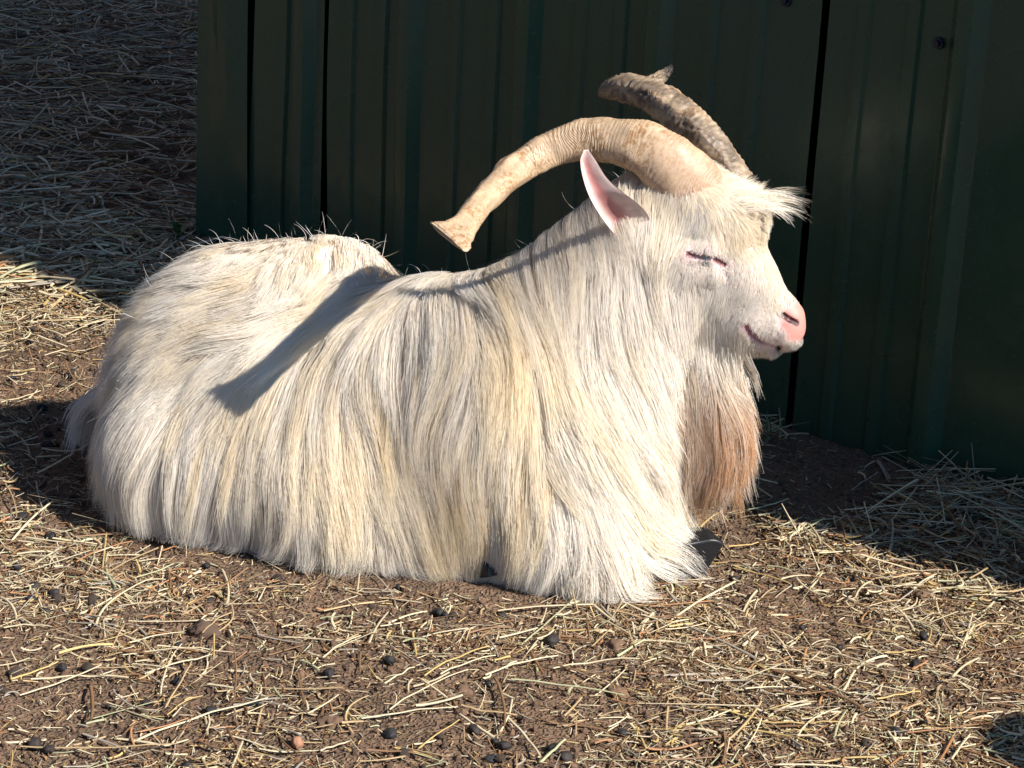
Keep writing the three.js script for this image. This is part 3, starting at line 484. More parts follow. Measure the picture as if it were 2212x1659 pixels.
{
  const U = (x, y) => V(x, -y, 0).applyQuaternion(camQ).normalize();   // a direction as it looks in the picture
  const c = (x, y, z, wx, wy, a, b) => ({ p: atZ(x, y, z), w: U(wx, wy), a: a * PX, b: b * PX });
  const near = [c(1512, 430, 0.112, 0.68, -0.73, 68, 48), c(1486, 396, 0.118, 0.66, -0.75, 72, 48), c(1446, 357, 0.118, 0.6, -0.8, 68, 46), c(1388, 320, 0.108, 0.42, -0.9, 57, 43), c(1320, 303, 0.093, 0.1, -0.99, 49, 40), c(1250, 303, 0.083, -0.12, -0.99, 44, 36), c(1185, 324, 0.085, -0.42, -0.9, 40, 33), c(1125, 360, 0.105, -0.6, -0.8, 36, 31), c(1072, 405, 0.16, -0.7, -0.7, 31, 27), c(1032, 448, 0.218, -0.78, -0.62, 27, 23), c(1005, 484, 0.272, -0.85, -0.52, 26, 19), c(988, 502, 0.298, -0.87, -0.48, 36, 16), c(976, 509, 0.312, -0.88, -0.47, 49, 12), c(970, 511, 0.318, -0.88, -0.47, 53, 8), c(966, 512, 0.321, -0.88, -0.47, 48, 3)];
  const hornTex = tex(512, (u, v) => { const ring = 0.5 + 0.5 * Math.sin((v * 46 + 3.0 * tnoise(u, v, 6, 21) * 2) * 6.28), fine = tnoise(u, v, 120, 22), fl = 0.6 * tnoise(u, v, 50, 23) + 0.4 * tnoise(u, v, 110, 29), bl = sst(0.25, 0.8, tnoise(u, v, 6, 24)); const dark = clamp(1.0 * sst(0.40, 0.66, fl) * (0.35 + 0.65 * bl) * (0.5 + 0.5 * fine) + 0.16 * ring * fine + 0.25 * (fine > 0.75 ? 1 : 0) * bl); return [mix(1.0, 0.62, dark), mix(1.0, 0.45, dark), mix(1.0, 0.30, dark)]; }, true, 1, 1);
  const hornBump = tex(512, (u, v) => 0.5 + 0.3 * Math.sin((v * 46 + 3.0 * tnoise(u, v, 6, 21) * 2) * 6.28) * tnoise(u, v, 5, 25) + 0.2 * tnoise(u, v, 90, 26), false, 1, 1);
  const hornMat = new THREE.MeshPhysicalMaterial({ map: hornTex, bumpMap: hornBump, bumpScale: 0.0007, vertexColors: true, roughness: 0.5, side: THREE.DoubleSide });
  const ridge = (s, a, t) => { const up = sst(0.2, 1, Math.cos(a)); return 0.0010 * noise(s * 90, a * 1.5, 3) * (1 - t) + 0.0004 * Math.sin(s * 1150 + 5 * noise(s * 60, a * 1.6, 4)) * (0.4 + 0.6 * noise(s * 25, a * 1.2, 8)) * (1 - sst(0.8, 0.95, t)) - (Math.abs(s - 0.265 - 0.006 * Math.sin(a * 2)) < 0.0012 ? 0.0012 : 0) + up * (1 - sst(0.55, 0.75, t)) * 0.0045 * 0.5 * sst(0, 0.1, t) * (Math.pow(0.5 + 0.5 * Math.sin(s * 66 + 1.2 + 1.5 * noise(s * 20, 1, 1)), 3) - 0.3) + 0.0015 * noise(s * 30, a * 2, 7); };
  part('horn', hornGeometry(near, 420, 48, ridge, (s, a, t) => { const b = 0.88 + 0.12 * noise(s * 40, a * 2, 5) + 0.10 * noise(s * 420, a * 3, 6), pk = sst(0.25, 0, t) * 0.12; return [0.57 * b, (0.415 - pk * 0.3) * b, (0.265 - pk * 0.1) * b]; }), hornMat, goat, { label: 'pale near horn sweeping back to a flared tip' });
  const farH = [c(1598, 400, 0.075, 0.85, -0.52, 34, 30), c(1560, 348, 0.06, 0.82, -0.56, 34, 28), c(1520, 298, 0.045, 0.78, -0.62, 38, 30), c(1470, 250, 0.02, 0.66, -0.75, 41, 30), c(1412, 211, -0.01, 0.42, -0.9, 37, 28), c(1356, 191, -0.045, 0.1, -0.99, 32, 26), c(1318, 194, -0.075, -0.3, -0.9, 23, 22), c(1306, 198, -0.105, -0.5, -0.6, 15, 16), c(1330, 186, -0.15, 0, -1, 13, 13), c(1385, 180, -0.19, 0, -1, 12, 12), c(1425, 168, -0.21, -0.5, -0.85, 16, 9), c(1445, 152, -0.22, -0.5, -0.85, 10, 5), c(1452, 140, -0.222, -0.5, -0.85, 3, 2)];
  const ridge2 = (s, a, t) => 0.0018 * noise(s * 45, a * 2.2, 13) * (1 - 0.6 * t) + 0.0006 * Math.sin(s * 700 + 6 * noise(s * 50, a * 2, 4)) + 0.003 * Math.pow(Math.abs(noise(s * 38, a * 0.7, 17)), 0.7) * (1 - sst(0.4, 0.6, t)) - (Math.abs(noise(s * 26, a * 1.3, 19)) < 0.05 ? 0.002 : 0);
  part('horn', hornGeometry(farH, 300, 40, ridge2, (s, a, t) => { const b = 0.85 + 0.3 * noise(s * 60, a * 2.5, 6), k = sst(-0.25, 0.3, noise(s * 55, a * 3.2, 9) + 0.5 * noise(s * 160, a * 6, 2)); return [mix(0.38, 0.23, k) * b, mix(0.29, 0.175, k) * b, mix(0.195, 0.125, k) * b]; }, 1.35), hornMat, goat, { label: 'darker weathered far horn with cracked grey base' });
  // ears: cupped leaves
  function ear(axisPts, halfW, cup, depthDir, thick, colourIn, colourOut) {
    const curve = new THREE.CatmullRomCurve3(axisPts), n = 28, m = 14, pos = [], col = [], idx = [];
    for (const back of [0, 1]) for (let i = 0; i <= n; i++) { const u = i / n, o = curve.getPoint(u), t = curve.getTangent(u), w = V(0, 0, 0).crossVectors(t, depthDir).normalize(), h = halfW(u); for (let j = 0; j <= m; j++) { const v = j / m * 2 - 1, edge = 1 - v * v; const q = o.clone().addScaledVector(w, v * h).addScaledVector(depthDir, -cup * h * edge - back * thick * (0.15 + 0.85 * edge)); pos.push(q.x, q.y, q.z); col.push(...(back ? colourOut : colourIn(u, v))); } }
    const NN = (n + 1) * (m + 1);
    for (let i = 0; i < n; i++) for (let j = 0; j < m; j++) { const a = i * (m + 1) + j; idx.push(a, a + 1, a + m + 1, a + 1, a + m + 2, a + m + 1, NN + a, NN + a + m + 1, NN + a + 1, NN + a + 1, NN + a + m + 1, NN + a + m + 2); }
    for (let i = 0; i < n; i++) for (const j of [0, m]) { const a = i * (m + 1) + j; idx.push(a, a + m + 1, NN + a, NN + a, a + m + 1, NN + a + m + 1); }
    return geom(pos, idx, col);
  }
  const earMat = new THREE.MeshPhysicalMaterial({ vertexColors: true, roughness: 0.7, side: THREE.DoubleSide, sheen: 0.4, sheenRoughness: 0.6 });
  const toCam = camP.clone().sub(atZ(1330, 410, 0.15)).normalize();
  const earC = (u, v) => { const deep = sst(0.8, 0.2, Math.abs(v + 0.28)) * sst(0, 0.15, u) * sst(1.02, 0.7, u), n = 0.9 + 0.2 * noise(u * 30, v * 6); const rim = [0.78, 0.60, 0.54], pk = [0.46, 0.19, 0.18]; return rim.map((r, k) => mix(r, pk[k], deep) * n); };
  function nearEar() {
    const left = [[1350, 530], [1320, 497], [1293, 460], [1271, 420], [1256, 375], [1251, 342], [1256, 324]], right = [[1406, 512], [1402, 470], [1378, 440], [1344, 414], [1313, 385], [1290, 346], [1276, 323]], L = new THREE.CatmullRomCurve3(left.map(([x, y]) => V(x, y, 0))), R = new THREE.CatmullRomCurve3(right.map(([x, y]) => V(x, y, 0))), n = 36, m = 18, pos = [], col = [], idx = [];
    for (const back of [0, 1]) for (let i = 0; i <= n; i++) { const u = i / n, l = L.getPoint(u), r = R.getPoint(u), end = 1 - Math.pow(u, 6) * 0.5; for (let j = 0; j <= m; j++) { const v = j / m, c = (v - 0.5) * end + 0.5, x = mix(l.x, r.x, c), y = mix(l.y, r.y, c), w = 1 - u, edge = 4 * v * (1 - v), z = mix(0.158, 0.203, sst(0, 0.55, u)) - (0.003 + 0.013 * w) * Math.pow(Math.sin(Math.PI * Math.pow(v, 0.65)), 1.2) - (0.004 + 0.006 * w) * v * v - back * 0.0045 * (0.2 + 0.8 * Math.sqrt(edge)), q = atZ(x, y, z); pos.push(q.x, q.y, q.z); const deep = sst(0.06, 0.3, v) * sst(0.72, 0.42, v) * sst(-0.05, 0.1, u) * sst(1, 0.75, u), k = 0.92 + 0.16 * noise(u * 26, v * 7); col.push(...(back ? [0.80, 0.70, 0.63] : [mix(0.74, 0.48, deep) * k, mix(0.55, 0.20, deep) * k, mix(0.49, 0.18, deep) * k])); } }
    const NN = (n + 1) * (m + 1);
    for (let i = 0; i < n; i++) for (let j = 0; j < m; j++) { const a = i * (m + 1) + j; idx.push(a, a + 1, a + m + 1, a + 1, a + m + 2, a + m + 1, NN + a, NN + a + m + 1, NN + a + 1, NN + a + 1, NN + a + m + 1, NN + a + m + 2); }
    for (let i = 0; i < n; i++) for (const j of [0, m]) { const a = i * (m + 1) + j; idx.push(a, a + m + 1, NN + a, NN + a, a + m + 1, NN + a + m + 1); }
    for (let j = 0; j < m; j++) { const a = n * (m + 1) + j; idx.push(a, a + 1, NN + a, NN + a, a + 1, NN + a + 1); }
    return { g: geom(pos, idx, col), pos, m };
  }
  const ne = nearEar(); part('ear', ne.g, earMat, goat, { label: 'upright near ear, pink inside with a white edge' });
  part('ear', ear([atZ(1438, 240, -0.08), atZ(1446, 226, -0.10), atZ(1452, 212, -0.11), atZ(1461, 195, -0.12)], (u) => 0.0005 + 0.017 * Math.pow(Math.sin(Math.PI * clamp(u * 0.9 + 0.1)), 0.7), 0.3, toCam, 0.004, () => [0.62, 0.56, 0.52], [0.62, 0.56, 0.52]), earMat, goat, { label: 'far ear in shade behind the far horn' });
  // eye behind the half closed lids
  const eg = new THREE.SphereGeometry(0.0165, 32, 24), ec2 = eg.attributes.position, ecol = []; const axisE = ray(1522, 552).negate().add(V(0, -0.35, 0.0)).normalize();
  for (let i = 0; i < ec2.count; i++) { const p = V(ec2.getX(i), ec2.getY(i), ec2.getZ(i)).normalize(), a = p.dot(axisE), lat = Math.abs(p.y - axisE.y); ecol.push(...(a > 0.80 ? (lat < 0.07 ? [0.03, 0.03, 0.03] : [0.30, 0.31, 0.28]) : a > 0.7 ? [0.12, 0.11, 0.11] : [0.42, 0.33, 0.32])); }
  eg.setAttribute('color', new THREE.Float32BufferAttribute(ecol, 3));
  for (const far of [0, 1]) { let p = eyeMid.clone().addScaledVector(ray(1520, 556), 0.0198); if (far) p = mirrorHead(p); part('eye', eg, new THREE.MeshPhysicalMaterial({ vertexColors: true, roughness: 0.28 }), goat, { label: 'pale blue eye behind nearly closed lids' }).position.copy(p); }
  // hooves: two claws each, black horn
  const hoofMat = new THREE.MeshPhysicalMaterial({ color: new THREE.Color().setRGB(0.012, 0.012, 0.014), roughness: 0.42, bumpMap: tex(128, (u, v) => 0.6 * tnoise(u, v, 24, 31) + 0.4 * tnoise(u, v, 6, 32), false, 4, 12), bumpScale: 0.001 });
  function claw(L, hgt, wid) { const sh = new THREE.Shape(); sh.moveTo(0, 0); sh.lineTo(L, 0.001); sh.quadraticCurveTo(L * 1.03, hgt * 0.18, L * 0.93, hgt * 0.34); sh.lineTo(L * 0.35, hgt); sh.lineTo(-L * 0.06, hgt * 0.92); sh.lineTo(0, 0); return new THREE.ExtrudeGeometry(sh, { depth: wid, bevelEnabled: true, bevelSize: 0.003, bevelThickness: 0.003, bevelSegments: 3, curveSegments: 8 }); }
  const hoofG = (L, h, w) => mergeGeometries([claw(L, h, w), claw(L * 0.96, h, w).rotateY(-0.06).translate(0, 0, -w - 0.009)]);
  const h1 = part('hoof', hoofG(0.048, 0.056, 0.017), hoofMat, goat, { label: 'black front hoof showing below the beard' }); h1.position.set(0.266, 0.005, 0.142); h1.rotation.set(0.05, 0.3, 1.05, 'YXZ');
  const h2 = part('hoof', hoofG(0.040, 0.042, 0.013), hoofMat, goat, { label: 'black folded hoof half hidden under the chest hair' }); h2.position.set(-0.030, 0.006, 0.205); h2.rotation.set(0, -0.9, 0.4);
}

// ------------------------------------------------------------ straw and everything lying on the ground
const STRAW = { pale: [0.64, 0.54, 0.36], tan: [0.46, 0.33, 0.18], golden: [0.53, 0.38, 0.15], brown: [0.21, 0.115, 0.055], grey: [0.36, 0.31, 0.25], green: [0.42, 0.42, 0.25], rust: [0.40, 0.20, 0.09] };
function stalkGeometry(bend, kink, segs, round, far = 16) {          // one stalk of length 1 along x, a flattened tube with split ends
  const pos = [], idx = [], m = round ? 5 : 4, uv = [];
  for (let i = 0; i <= segs; i++) { const u = i / segs, y = 0.5 * bend * (1 - Math.pow(2 * u - 1, 2)) + (u > 0.6 ? kink * (u - 0.6) : 0), w = 1 - 0.25 * u + 0.08 * Math.sin(i * 2.7); for (let j = 0; j < m; j++) { const a = j / m * 6.2832; pos.push(u - 0.5, Math.sin(a) * 0.5 * w * (round ? 0.6 : 0.3), Math.cos(a) * 0.5 * w + y * far); uv.push(u, j / m); } }
  for (let i = 0; i < segs; i++) for (let j = 0; j < m; j++) { const a = i * m + j, b = i * m + (j + 1) % m; idx.push(a, b, a + m, b, b + m, a + m); }
  const c0 = pos.length / 3; for (const e of [0, segs]) { for (let j = 1; j < m - 1; j++) { const a = e * m; e ? idx.push(a, a + j + 1, a + j) : idx.push(a, a + j, a + j + 1); } }
  return geom(pos, idx, null, null, uv);
}
const strawFibre = tex(128, (u, v) => { const f = 0.78 + 0.3 * tnoise(u, v, 3, 41) * 0.5 + 0.22 * tnoise(u * 0.02, v, 16, 42); return [f, f * 0.99, f * 0.96]; }, true, 1, 1);
const strawMat = new THREE.MeshStandardMaterial({ color: 0xffffff, roughness: 0.55, map: strawFibre });
const pickTone = (dark) => { const r = rnd(); const k = r < 0.38 - dark * 0.12 ? 'pale' : r < 0.54 ? 'tan' : r < 0.60 ? 'golden' : r < 0.80 ? 'brown' : r < 0.88 ? 'grey' : r < 0.94 ? 'green' : 'rust'; const c = STRAW[k], b = rr(0.75, 1.15); return new THREE.Color().setRGB(c[0] * b, c[1] * b, c[2] * b); };
// bare places in the picture: [x, y, half width, half height, how bare]
const BARE = [[1780, 1040, 190, 90, 0.96], [1000, 1310, 330, 62, 0.75], [1740, 1010, 150, 75, 0.93], [1590, 1150, 80, 45, 0.95], [650, 1245, 240, 40, 0.6], [1130, 1440, 190, 50, 0.4], [1830, 1440, 120, 50, 0.45], [2150, 1480, 160, 90, 0.5], [640, 1440, 120, 60, 0.35], [100, 760, 110, 50, 0.3], [120, 930, 90, 60, 0.7], [330, 1330, 90, 40, 0.4], [900, 1560, 160, 60, 0.2]];
function density(p) { const [x, y] = toPic(p); let d = 1; for (const [bx, by, w, h, k] of BARE) { const e = Math.hypot((x - bx) / w, (y - by) / h); d *= 1 - k * sst(1.25, 0.6, e); } d *= 0.20 + 1.05 * sst(-0.2, 0.22, fbm(p.x * 3.4 + 4, p.z * 3.4, 6, 3)); return { d, x, y }; }
const goatFoot = (x, z) => { const u = (x + 0.18) * 0.934 + (z - 0.03) * 0.358, v = -(x + 0.18) * 0.358 + (z - 0.03) * 0.934; return Math.pow(u / 0.42, 2) + Math.pow(v / 0.2, 2) < 1; };
const behindWall = (x, z) => { const dx = x - wallO.x, dz = z - wallO.z; return dx * wallT.x + dz * wallT.z > -0.005 && dx * wallN.x + dz * wallN.z < 0.012; };
{
  const litter = new THREE.Group(); litter.name = 'straw_litter'; scene.add(litter);
  tag(litter, 'loose pale straw and chaff scattered over the brown soil', 'straw', null, 'stuff');
  const shapes = [[0.02, 0, 6, true], [0.06, 0, 7, false], [-0.09, 0.06, 8, true], [0.03, -0.16, 7, false], [0.16, 0, 9, false], [0.0, 0.03, 6, false]].map((a) => stalkGeometry(...a));
  const chaffShapes = [[0.03, 0, 3, false, 5], [0.12, 0, 4, false, 5], [0, 0.2, 3, false, 5]].map((a) => stalkGeometry(...a));
  const lists = [...shapes, ...chaffShapes].map(() => []);
  const M = new THREE.Matrix4(), Q = new THREE.Quaternion(), E = new THREE.Euler();
  function drop(kind, x, z, len, wid, tilt, lift) {
    const yaw = rnd() * Math.PI * 2; E.set(rr(-0.8, 0.8), yaw, (rnd() - 0.5) * 2 * tilt, 'YZX'); Q.setFromEuler(E);
    const up = Math.abs(Math.sin(E.z)) * len * 0.5; M.compose(V(x, groundY(x, z) + wid * 0.3 + up * 0.8 + lift, z), Q, V(len, wid, wid)); lists[kind].push([M.clone(), pickTone(kind > 5 ? 1 : 0)]);
  }
  const spread = (N, x0, x1, z0, z1, f) => { for (let i = 0; i < N; i++) { const x = rr(x0, x1), z = rr(z0, z1); if (behindWall(x, z) || goatFoot(x, z)) continue; const q = density(V(x, 0, z)); if (q.x < -250 || q.x > PW + 250 || q.y < -200 || q.y > PH + 200) continue; f(x, z, q); } };
  // near yard
  spread(36000, -1.05, 1.05, -1.5, 0.9, (x, z, q) => { const left = q.x < 480 && q.y < 1150 ? 1.2 : 1, right = q.x > 1650 && q.y < 1300 ? 1.15 : 1, k = q.d * 0.62 * left * right; if (rnd() > k) return; const big = rnd(); drop((rnd() * 6) | 0, x, z, big < 0.68 ? rr(0.012, 0.035) : big < 0.96 ? rr(0.035, 0.08) : rr(0.08, 0.15), rr(0.0015, 0.0042), right > 1 || left > 1 ? 0.16 : 0.09, rnd() * (left > 1 || right > 1 ? 0.014 : 0.006)); });
  spread(130000, -1.05, 1.05, -1.5, 0.9, (x, z, q) => { if (rnd() > 0.08 + 0.92 * q.d) return; drop(6 + ((rnd() * 3) | 0), x, z, rr(0.004, 0.013) * (rnd() < 0.25 ? 2.2 : 1), rr(0.0008, 0.0027), 0.35, rnd() * 0.003); });
  // straw heaped on the shaded ground left of the shed
  spread(34000, -2.6, -0.3, -6.4, -0.9, (x, z, q) => { if (rnd() > 0.45 + 0.55 * q.d) return; drop((rnd() * 6) | 0, x, z, rnd() < 0.6 ? rr(0.03, 0.09) : rr(0.08, 0.20), rr(0.0030, 0.0074), 0.16, rnd() * 0.022); });
  // bank of straw at the foot of the wall on the right
  for (let i = 0; i < 900; i++) { const t = rr(1.42, 2.2), n = Math.abs(gauss()) * 0.16 + 0.02, p = wallPoint(t, 0, n), q = density(p); if (rnd() > q.d) continue; drop((rnd() * 6) | 0, p.x, p.z, rr(0.04, 0.16), rr(0.0015, 0.0036), 0.28, rnd() * 0.028); }
  const col = new THREE.Color();
  [...shapes, ...chaffShapes].forEach((g, i) => { const im = shadows(new THREE.InstancedMesh(g, strawMat, lists[i].length)); im.name = numbered(i < 6 ? 'straw' : 'chaff'); im.userData = { kind: 'stuff' }; lists[i].forEach(([m, c], k) => { im.setMatrixAt(k, m); im.setColorAt(k, c); }); litter.add(im); });
  console.log('litter', lists.map((l) => l.length).join(' '));
  // crumbs of soil
  const crumbs = []; const cg = new THREE.IcosahedronGeometry(1, 0); { const a = cg.attributes.position; for (let i = 0; i < a.count; i++) { const f = 0.75 + 0.4 * hash3(Math.round(a.getX(i) * 50), Math.round(a.getY(i) * 50), Math.round(a.getZ(i) * 50)); a.setXYZ(i, a.getX(i) * f, a.getY(i) * f * 0.7, a.getZ(i) * f); } cg.computeVertexNormals(); }
  spread(36000, -1.05, 1.05, -1.5, 0.9, (x, z) => { const s = 0.0010 + 0.0050 * Math.pow(rnd(), 4); E.set(rnd() * 6, rnd() * 6, rnd() * 6); M.compose(V(x, groundY(x, z) + s * 0.3, z), Q.setFromEuler(E), V(s, s, s)); crumbs.push([M.clone(), new THREE.Color().setRGB(0.13, 0.078, 0.047).multiplyScalar(rr(0.5, 1.35))]); });
  const im = shadows(new THREE.InstancedMesh(cg, new THREE.MeshStandardMaterial({ roughness: 1 }), crumbs.length)); im.name = 'soil_crumbs'; tag(im, 'fine crumbs of loose brown soil between the straw', 'soil', null, 'stuff'); crumbs.forEach(([m, c], k) => { im.setMatrixAt(k, m); im.setColorAt(k, c); }); scene.add(im);
}
// places for labels
function zone(x, y) {
  if (y < 640 && x < 470) return 'in the shade left of the shed';
  if (x < 260 && y < 1180) return y < 800 ? 'in the sunny straw left of the rump' : 'on the ground behind the goat\'s rump';
  if (x > 1560 && y < 1130) return 'in shade by the shed wall';
  if (y < 1330) return x < 700 ? 'beside the goat\'s hind hair' : x < 1350 ? 'close under the goat\'s chest hair' : x < 1750 ? 'beside the goat\'s front hoof' : 'on the straw right of the goat';
  const row = y < 1480 ? 'in the open soil in front' : 'along the bottom of the yard';
  return (x < 560 ? 'left ' : x < 1100 ? 'left of centre ' : x < 1650 ? 'right of centre ' : 'far right ') + row;
}
const ORD = ['first', 'second', 'third', 'fourth', 'fifth', 'sixth', 'seventh', 'eighth', 'ninth', 'tenth', 'eleventh', 'twelfth', 'thirteenth', 'fourteenth', 'fifteenth', 'sixteenth', 'seventeenth', 'eighteenth'];
function labelAll(list) {                                  // list of {o, base, x, category, group}; look-alikes are told apart by their order from the left
  for (const e of list) e.base = e.base; const by = new Map(); for (const e of list) { if (!by.has(e.base)) by.set(e.base, []); by.get(e.base).push(e); }
  for (const [b, l] of by) { l.sort((p, q) => p.x - q.x); l.forEach((e, i) => tag(e.o, l.length === 1 ? b : `${b}, ${i === 0 ? 'leftmost' : i === l.length - 1 ? 'rightmost' : ORD[i] + ' from left'}`, e.category, e.group)); }
}
const z5 = (x, y) => [x / 2.765 * 0.864, (1320 + y / 2.765) * 0.864], z6 = (x, y) => [(800 + x / 2.765) * 0.864, (1320 + y / 2.765) * 0.864], z7 = (x, y) => [(1760 + x / 2.765) * 0.864, (1320 + y / 2.765) * 0.864], z4 = (x, y) => [(1760 + x / 2.765) * 0.864, (900 + y / 2.765) * 0.864], z8 = (x, y) => [x / 2.37 * 0.864, (650 + y / 2.37) * 0.864], z1 = (x, y) => [x / 2.212 * 0.864, y / 2.212 * 0.864];
{
  // single long stalks: [zoom, x0, y0, x1, y1, width in mm, colour, bend]
  const S = [
    [z5, 920, 1500, 1850, 1235, 7, 'pale', 0.05], [z5, 75, 1075, 400, 955, 5, 'golden', 0], [z5, 215, 1070, 890, 1070, 5, 'pale', 0.06], [z5, 135, 1190, 700, 1010, 4, 'pale', -0.05], [z5, 530, 275, 910, 135, 4.5, 'rust', 0.06], [z5, 820, 560, 1180, 558, 3, 'pale', 0], [z5, 1090, 850, 1575, 895, 4.2, 'pale', 0.03], [z5, 665, 700, 1000, 410, 5, 'pale', 0.1], [z5, 895, 830, 1275, 775, 3.6, 'pale', 0.08], [z5, 1620, 900, 1612, 1260, 3.4, 'brown', 0.02], [z5, 1110, 1185, 1255, 840, 3.2, 'pale', 0.04], [z5, 1145, 1275, 1320, 1000, 3.6, 'tan', 0], [z5, 780, 1140, 1085, 1335, 3.6, 'grey', -0.12], [z5, 735, 60, 708, 330, 4.5, 'golden', 0], [z5, 1945, 720, 2110, 670, 3.6, 'pale', 0], [z5, 1730, 465, 2020, 450, 3.4, 'tan', 0.05], [z5, 1530, 1560, 1860, 1620, 3.4, 'golden', 0.04], [z5, 140, 1545, 1225, 1552, 4, 'tan', -0.05], [z5, 575, 1455, 1010, 1655, 5, 'grey', 0.06], [z5, 625, 1130, 632, 1390, 7, 'brown', 0.02], [z5, 1155, 1320, 1400, 1200, 3, 'golden', 0.08], [z5, 1480, 760, 1478, 955, 4, 'golden', 0], [z5, 30, 720, 360, 720, 4, 'pale', 0.1], [z5, 1600, 620, 1400, 780, 3.6, 'tan', -0.05], [z5, 1470, 760, 1600, 570, 4, 'tan', -0.15], [z5, 800, 440, 745, 210, 5, 'green', 0.05], [z5, 850, 920, 1440, 905, 3.6, 'pale', 0.1], [z5, 1000, 1030, 1460, 920, 4.5, 'pale', 0.02], [z5, 480, 0, 520, 50, 3, 'tan', 0], [z5, 5, 400, 165, 410, 4, 'pale', 0], [z5, 0, 530, 190, 530, 3.6, 'pale', 0],
    [z6, 720, 1055, 1160, 860, 4.4, 'golden', 0.06], [z6, 830, 1050, 1210, 930, 4, 'pale', 0.04], [z6, 1390, 830, 1750, 545, 3.8, 'green', 0], [z6, 340, 320, 525, 565, 3.8, 'grey', 0.05], [z6, 555, 430, 900, 570, 5, 'tan', 0.03], [z6, 230, 1440, 330, 1190, 6, 'tan', 0.2], [z6, 285, 1365, 950, 1280, 6, 'pale', 0.03], [z6, 480, 1300, 1020, 1035, 3.6, 'pale', 0.05], [z6, 975, 1260, 1360, 1340, 7, 'tan', -0.08], [z6, 1205, 1080, 1270, 1430, 6, 'brown', 0.04], [z6, 1280, 1330, 1520, 1625, 6, 'pale', 0.03], [z6, 1520, 1655, 1690, 1510, 7, 'green', 0], [z6, 1610, 1005, 2205, 960, 4.6, 'pale', 0.05], [z6, 1320, 1095, 2100, 1210, 4.6, 'green', 0.03], [z6, 445, 1105, 650, 990, 4.4, 'pale', 0], [z6, 1140, 1060, 1640, 935, 4.6, 'pale', 0.05], [z6, 640, 750, 665, 935, 5, 'golden', 0], [z6, 0, 655, 240, 652, 5, 'green', 0], [z6, 20, 930, 280, 790, 3.8, 'pale', 0.06], [z6, 1585, 1370, 1990, 1440, 8, 'brown', 0.04], [z6, 1530, 870, 1690, 940, 6, 'pale', 0], [z6, 1140, 790, 1230, 930, 4, 'grey', 0.03], [z6, 320, 1580, 700, 1610, 7, 'brown', 0.03], [z6, 0, 1560, 210, 1510, 5, 'pale', 0], [z6, 680, 1560, 960, 1380, 3.6, 'golden', 0], [z6, 1880, 860, 2010, 740, 3.4, 'tan', 0],
    [z7, 470, 1010, 1120, 1310, 11, 'brown', 0.04], [z7, 30, 1265, 380, 1360, 5, 'golden', 0.03], [z7, 370, 1360, 930, 1378, 4.6, 'golden', -0.05], [z7, 100, 1555, 390, 1240, 6, 'tan', -0.03], [z7, 320, 1430, 750, 1560, 5, 'golden', 0.08], [z7, 640, 1500, 930, 1290, 4, 'pale', 0.12], [z7, 1270, 1440, 1355, 1580, 5.4, 'pale', 0], [z7, 1695, 1640, 1830, 1480, 4.4, 'pale', 0], [z7, 1190, 1215, 1490, 1170, 5, 'golden', -0.02], [z7, 960, 1150, 1040, 1020, 5, 'pale', 0], [z7, 1245, 900, 1510, 878, 4, 'golden', 0], [z7, 1780, 830, 1865, 690, 4, 'pale', 0], [z7, 1090, 1655, 1580, 1590, 4.4, 'green', 0.1], [z7, 200, 290, 590, 440, 7, 'golden', 0.03], [z7, 850, 170, 1075, 340, 4, 'tan', 0.02], [z7, 1820, 590, 2030, 450, 4.6, 'golden', 0.05], [z7, 1385, 635, 1620, 760, 3.8, 'pale', 0.05], [z7, 360, 530, 490, 450, 4.2, 'tan', 0], [z7, 1470, 500, 1180, 580, 4, 'pale', 0.25], [z7, 1640, 640, 1860, 940, 4, 'tan', -0.04],
    [z4, 960, 1155, 1125, 1250, 6, 'golden', 0], [z4, 165, 1330, 430, 1298, 4.4, 'golden', 0], [z4, 1330, 920, 1610, 890, 4.4, 'grey', 0.06], [z4, 1445, 840, 1650, 752, 4, 'grey', 0.1], [z4, 1200, 725, 1280, 880, 10, 'grey', 0.02], [z4, 1815, 1365, 2170, 1580, 5, 'grey', 0.05], [z4, 340, 640, 480, 820, 5, 'grey', -0.1], [z4, 1015, 910, 1200, 825, 4, 'grey', 0], [z4, 500, 1265, 1075, 1245, 5.5, 'pale', 0.1], [z4, 1000, 1270, 1640, 1290, 5, 'grey', 0.04], [z4, 1105, 1240, 1195, 1310, 4, 'pale', 0], [z4, 1110, 1440, 1195, 1310, 4.4, 'pale', 0], [z4, 840, 550, 1160, 620, 4, 'grey', 0.12],
    [z8, 0, 865, 240, 790, 4, 'pale', -0.05], [z8, 0, 990, 185, 975, 3.4, 'pale', 0.04], [z8, 350, 235, 560, 330, 3.8, 'pale', 0.02], [z8, 100, 390, 330, 285, 3.8, 'pale', 0.03], [z8, 310, 575, 500, 610, 4, 'pale', 0.03], [z8, 330, 475, 520, 430, 3.8, 'tan', 0.02], [z8, 10, 1325, 100, 1570, 3.4, 'tan', 0.03], [z8, 20, 1575, 240, 1590, 3.6, 'pale', 0], [z8, 435, 555, 570, 545, 3.6, 'pale', 0], [z8, 600, 115, 655, 240, 4.4, 'grey', -0.02],
    [z1, 520, 905, 1030, 968, 4.5, 'grey', 0.02], [z1, 845, 615, 765, 810, 4.5, 'grey', 0.05], [z1, 680, 440, 790, 590, 5, 'grey', 0.25], [z1, 945, 680, 790, 810, 4.5, 'grey', 0.02], [z1, 360, 1125, 630, 1310, 4.5, 'grey', 0.05], [z1, 560, 310, 620, 480, 6, 'grey', 0.03], [z1, 1010, 1260, 1030, 1440, 5, 'grey', -0.08], [z1, 600, 490, 605, 630, 4.5, 'grey', 0],
  ];
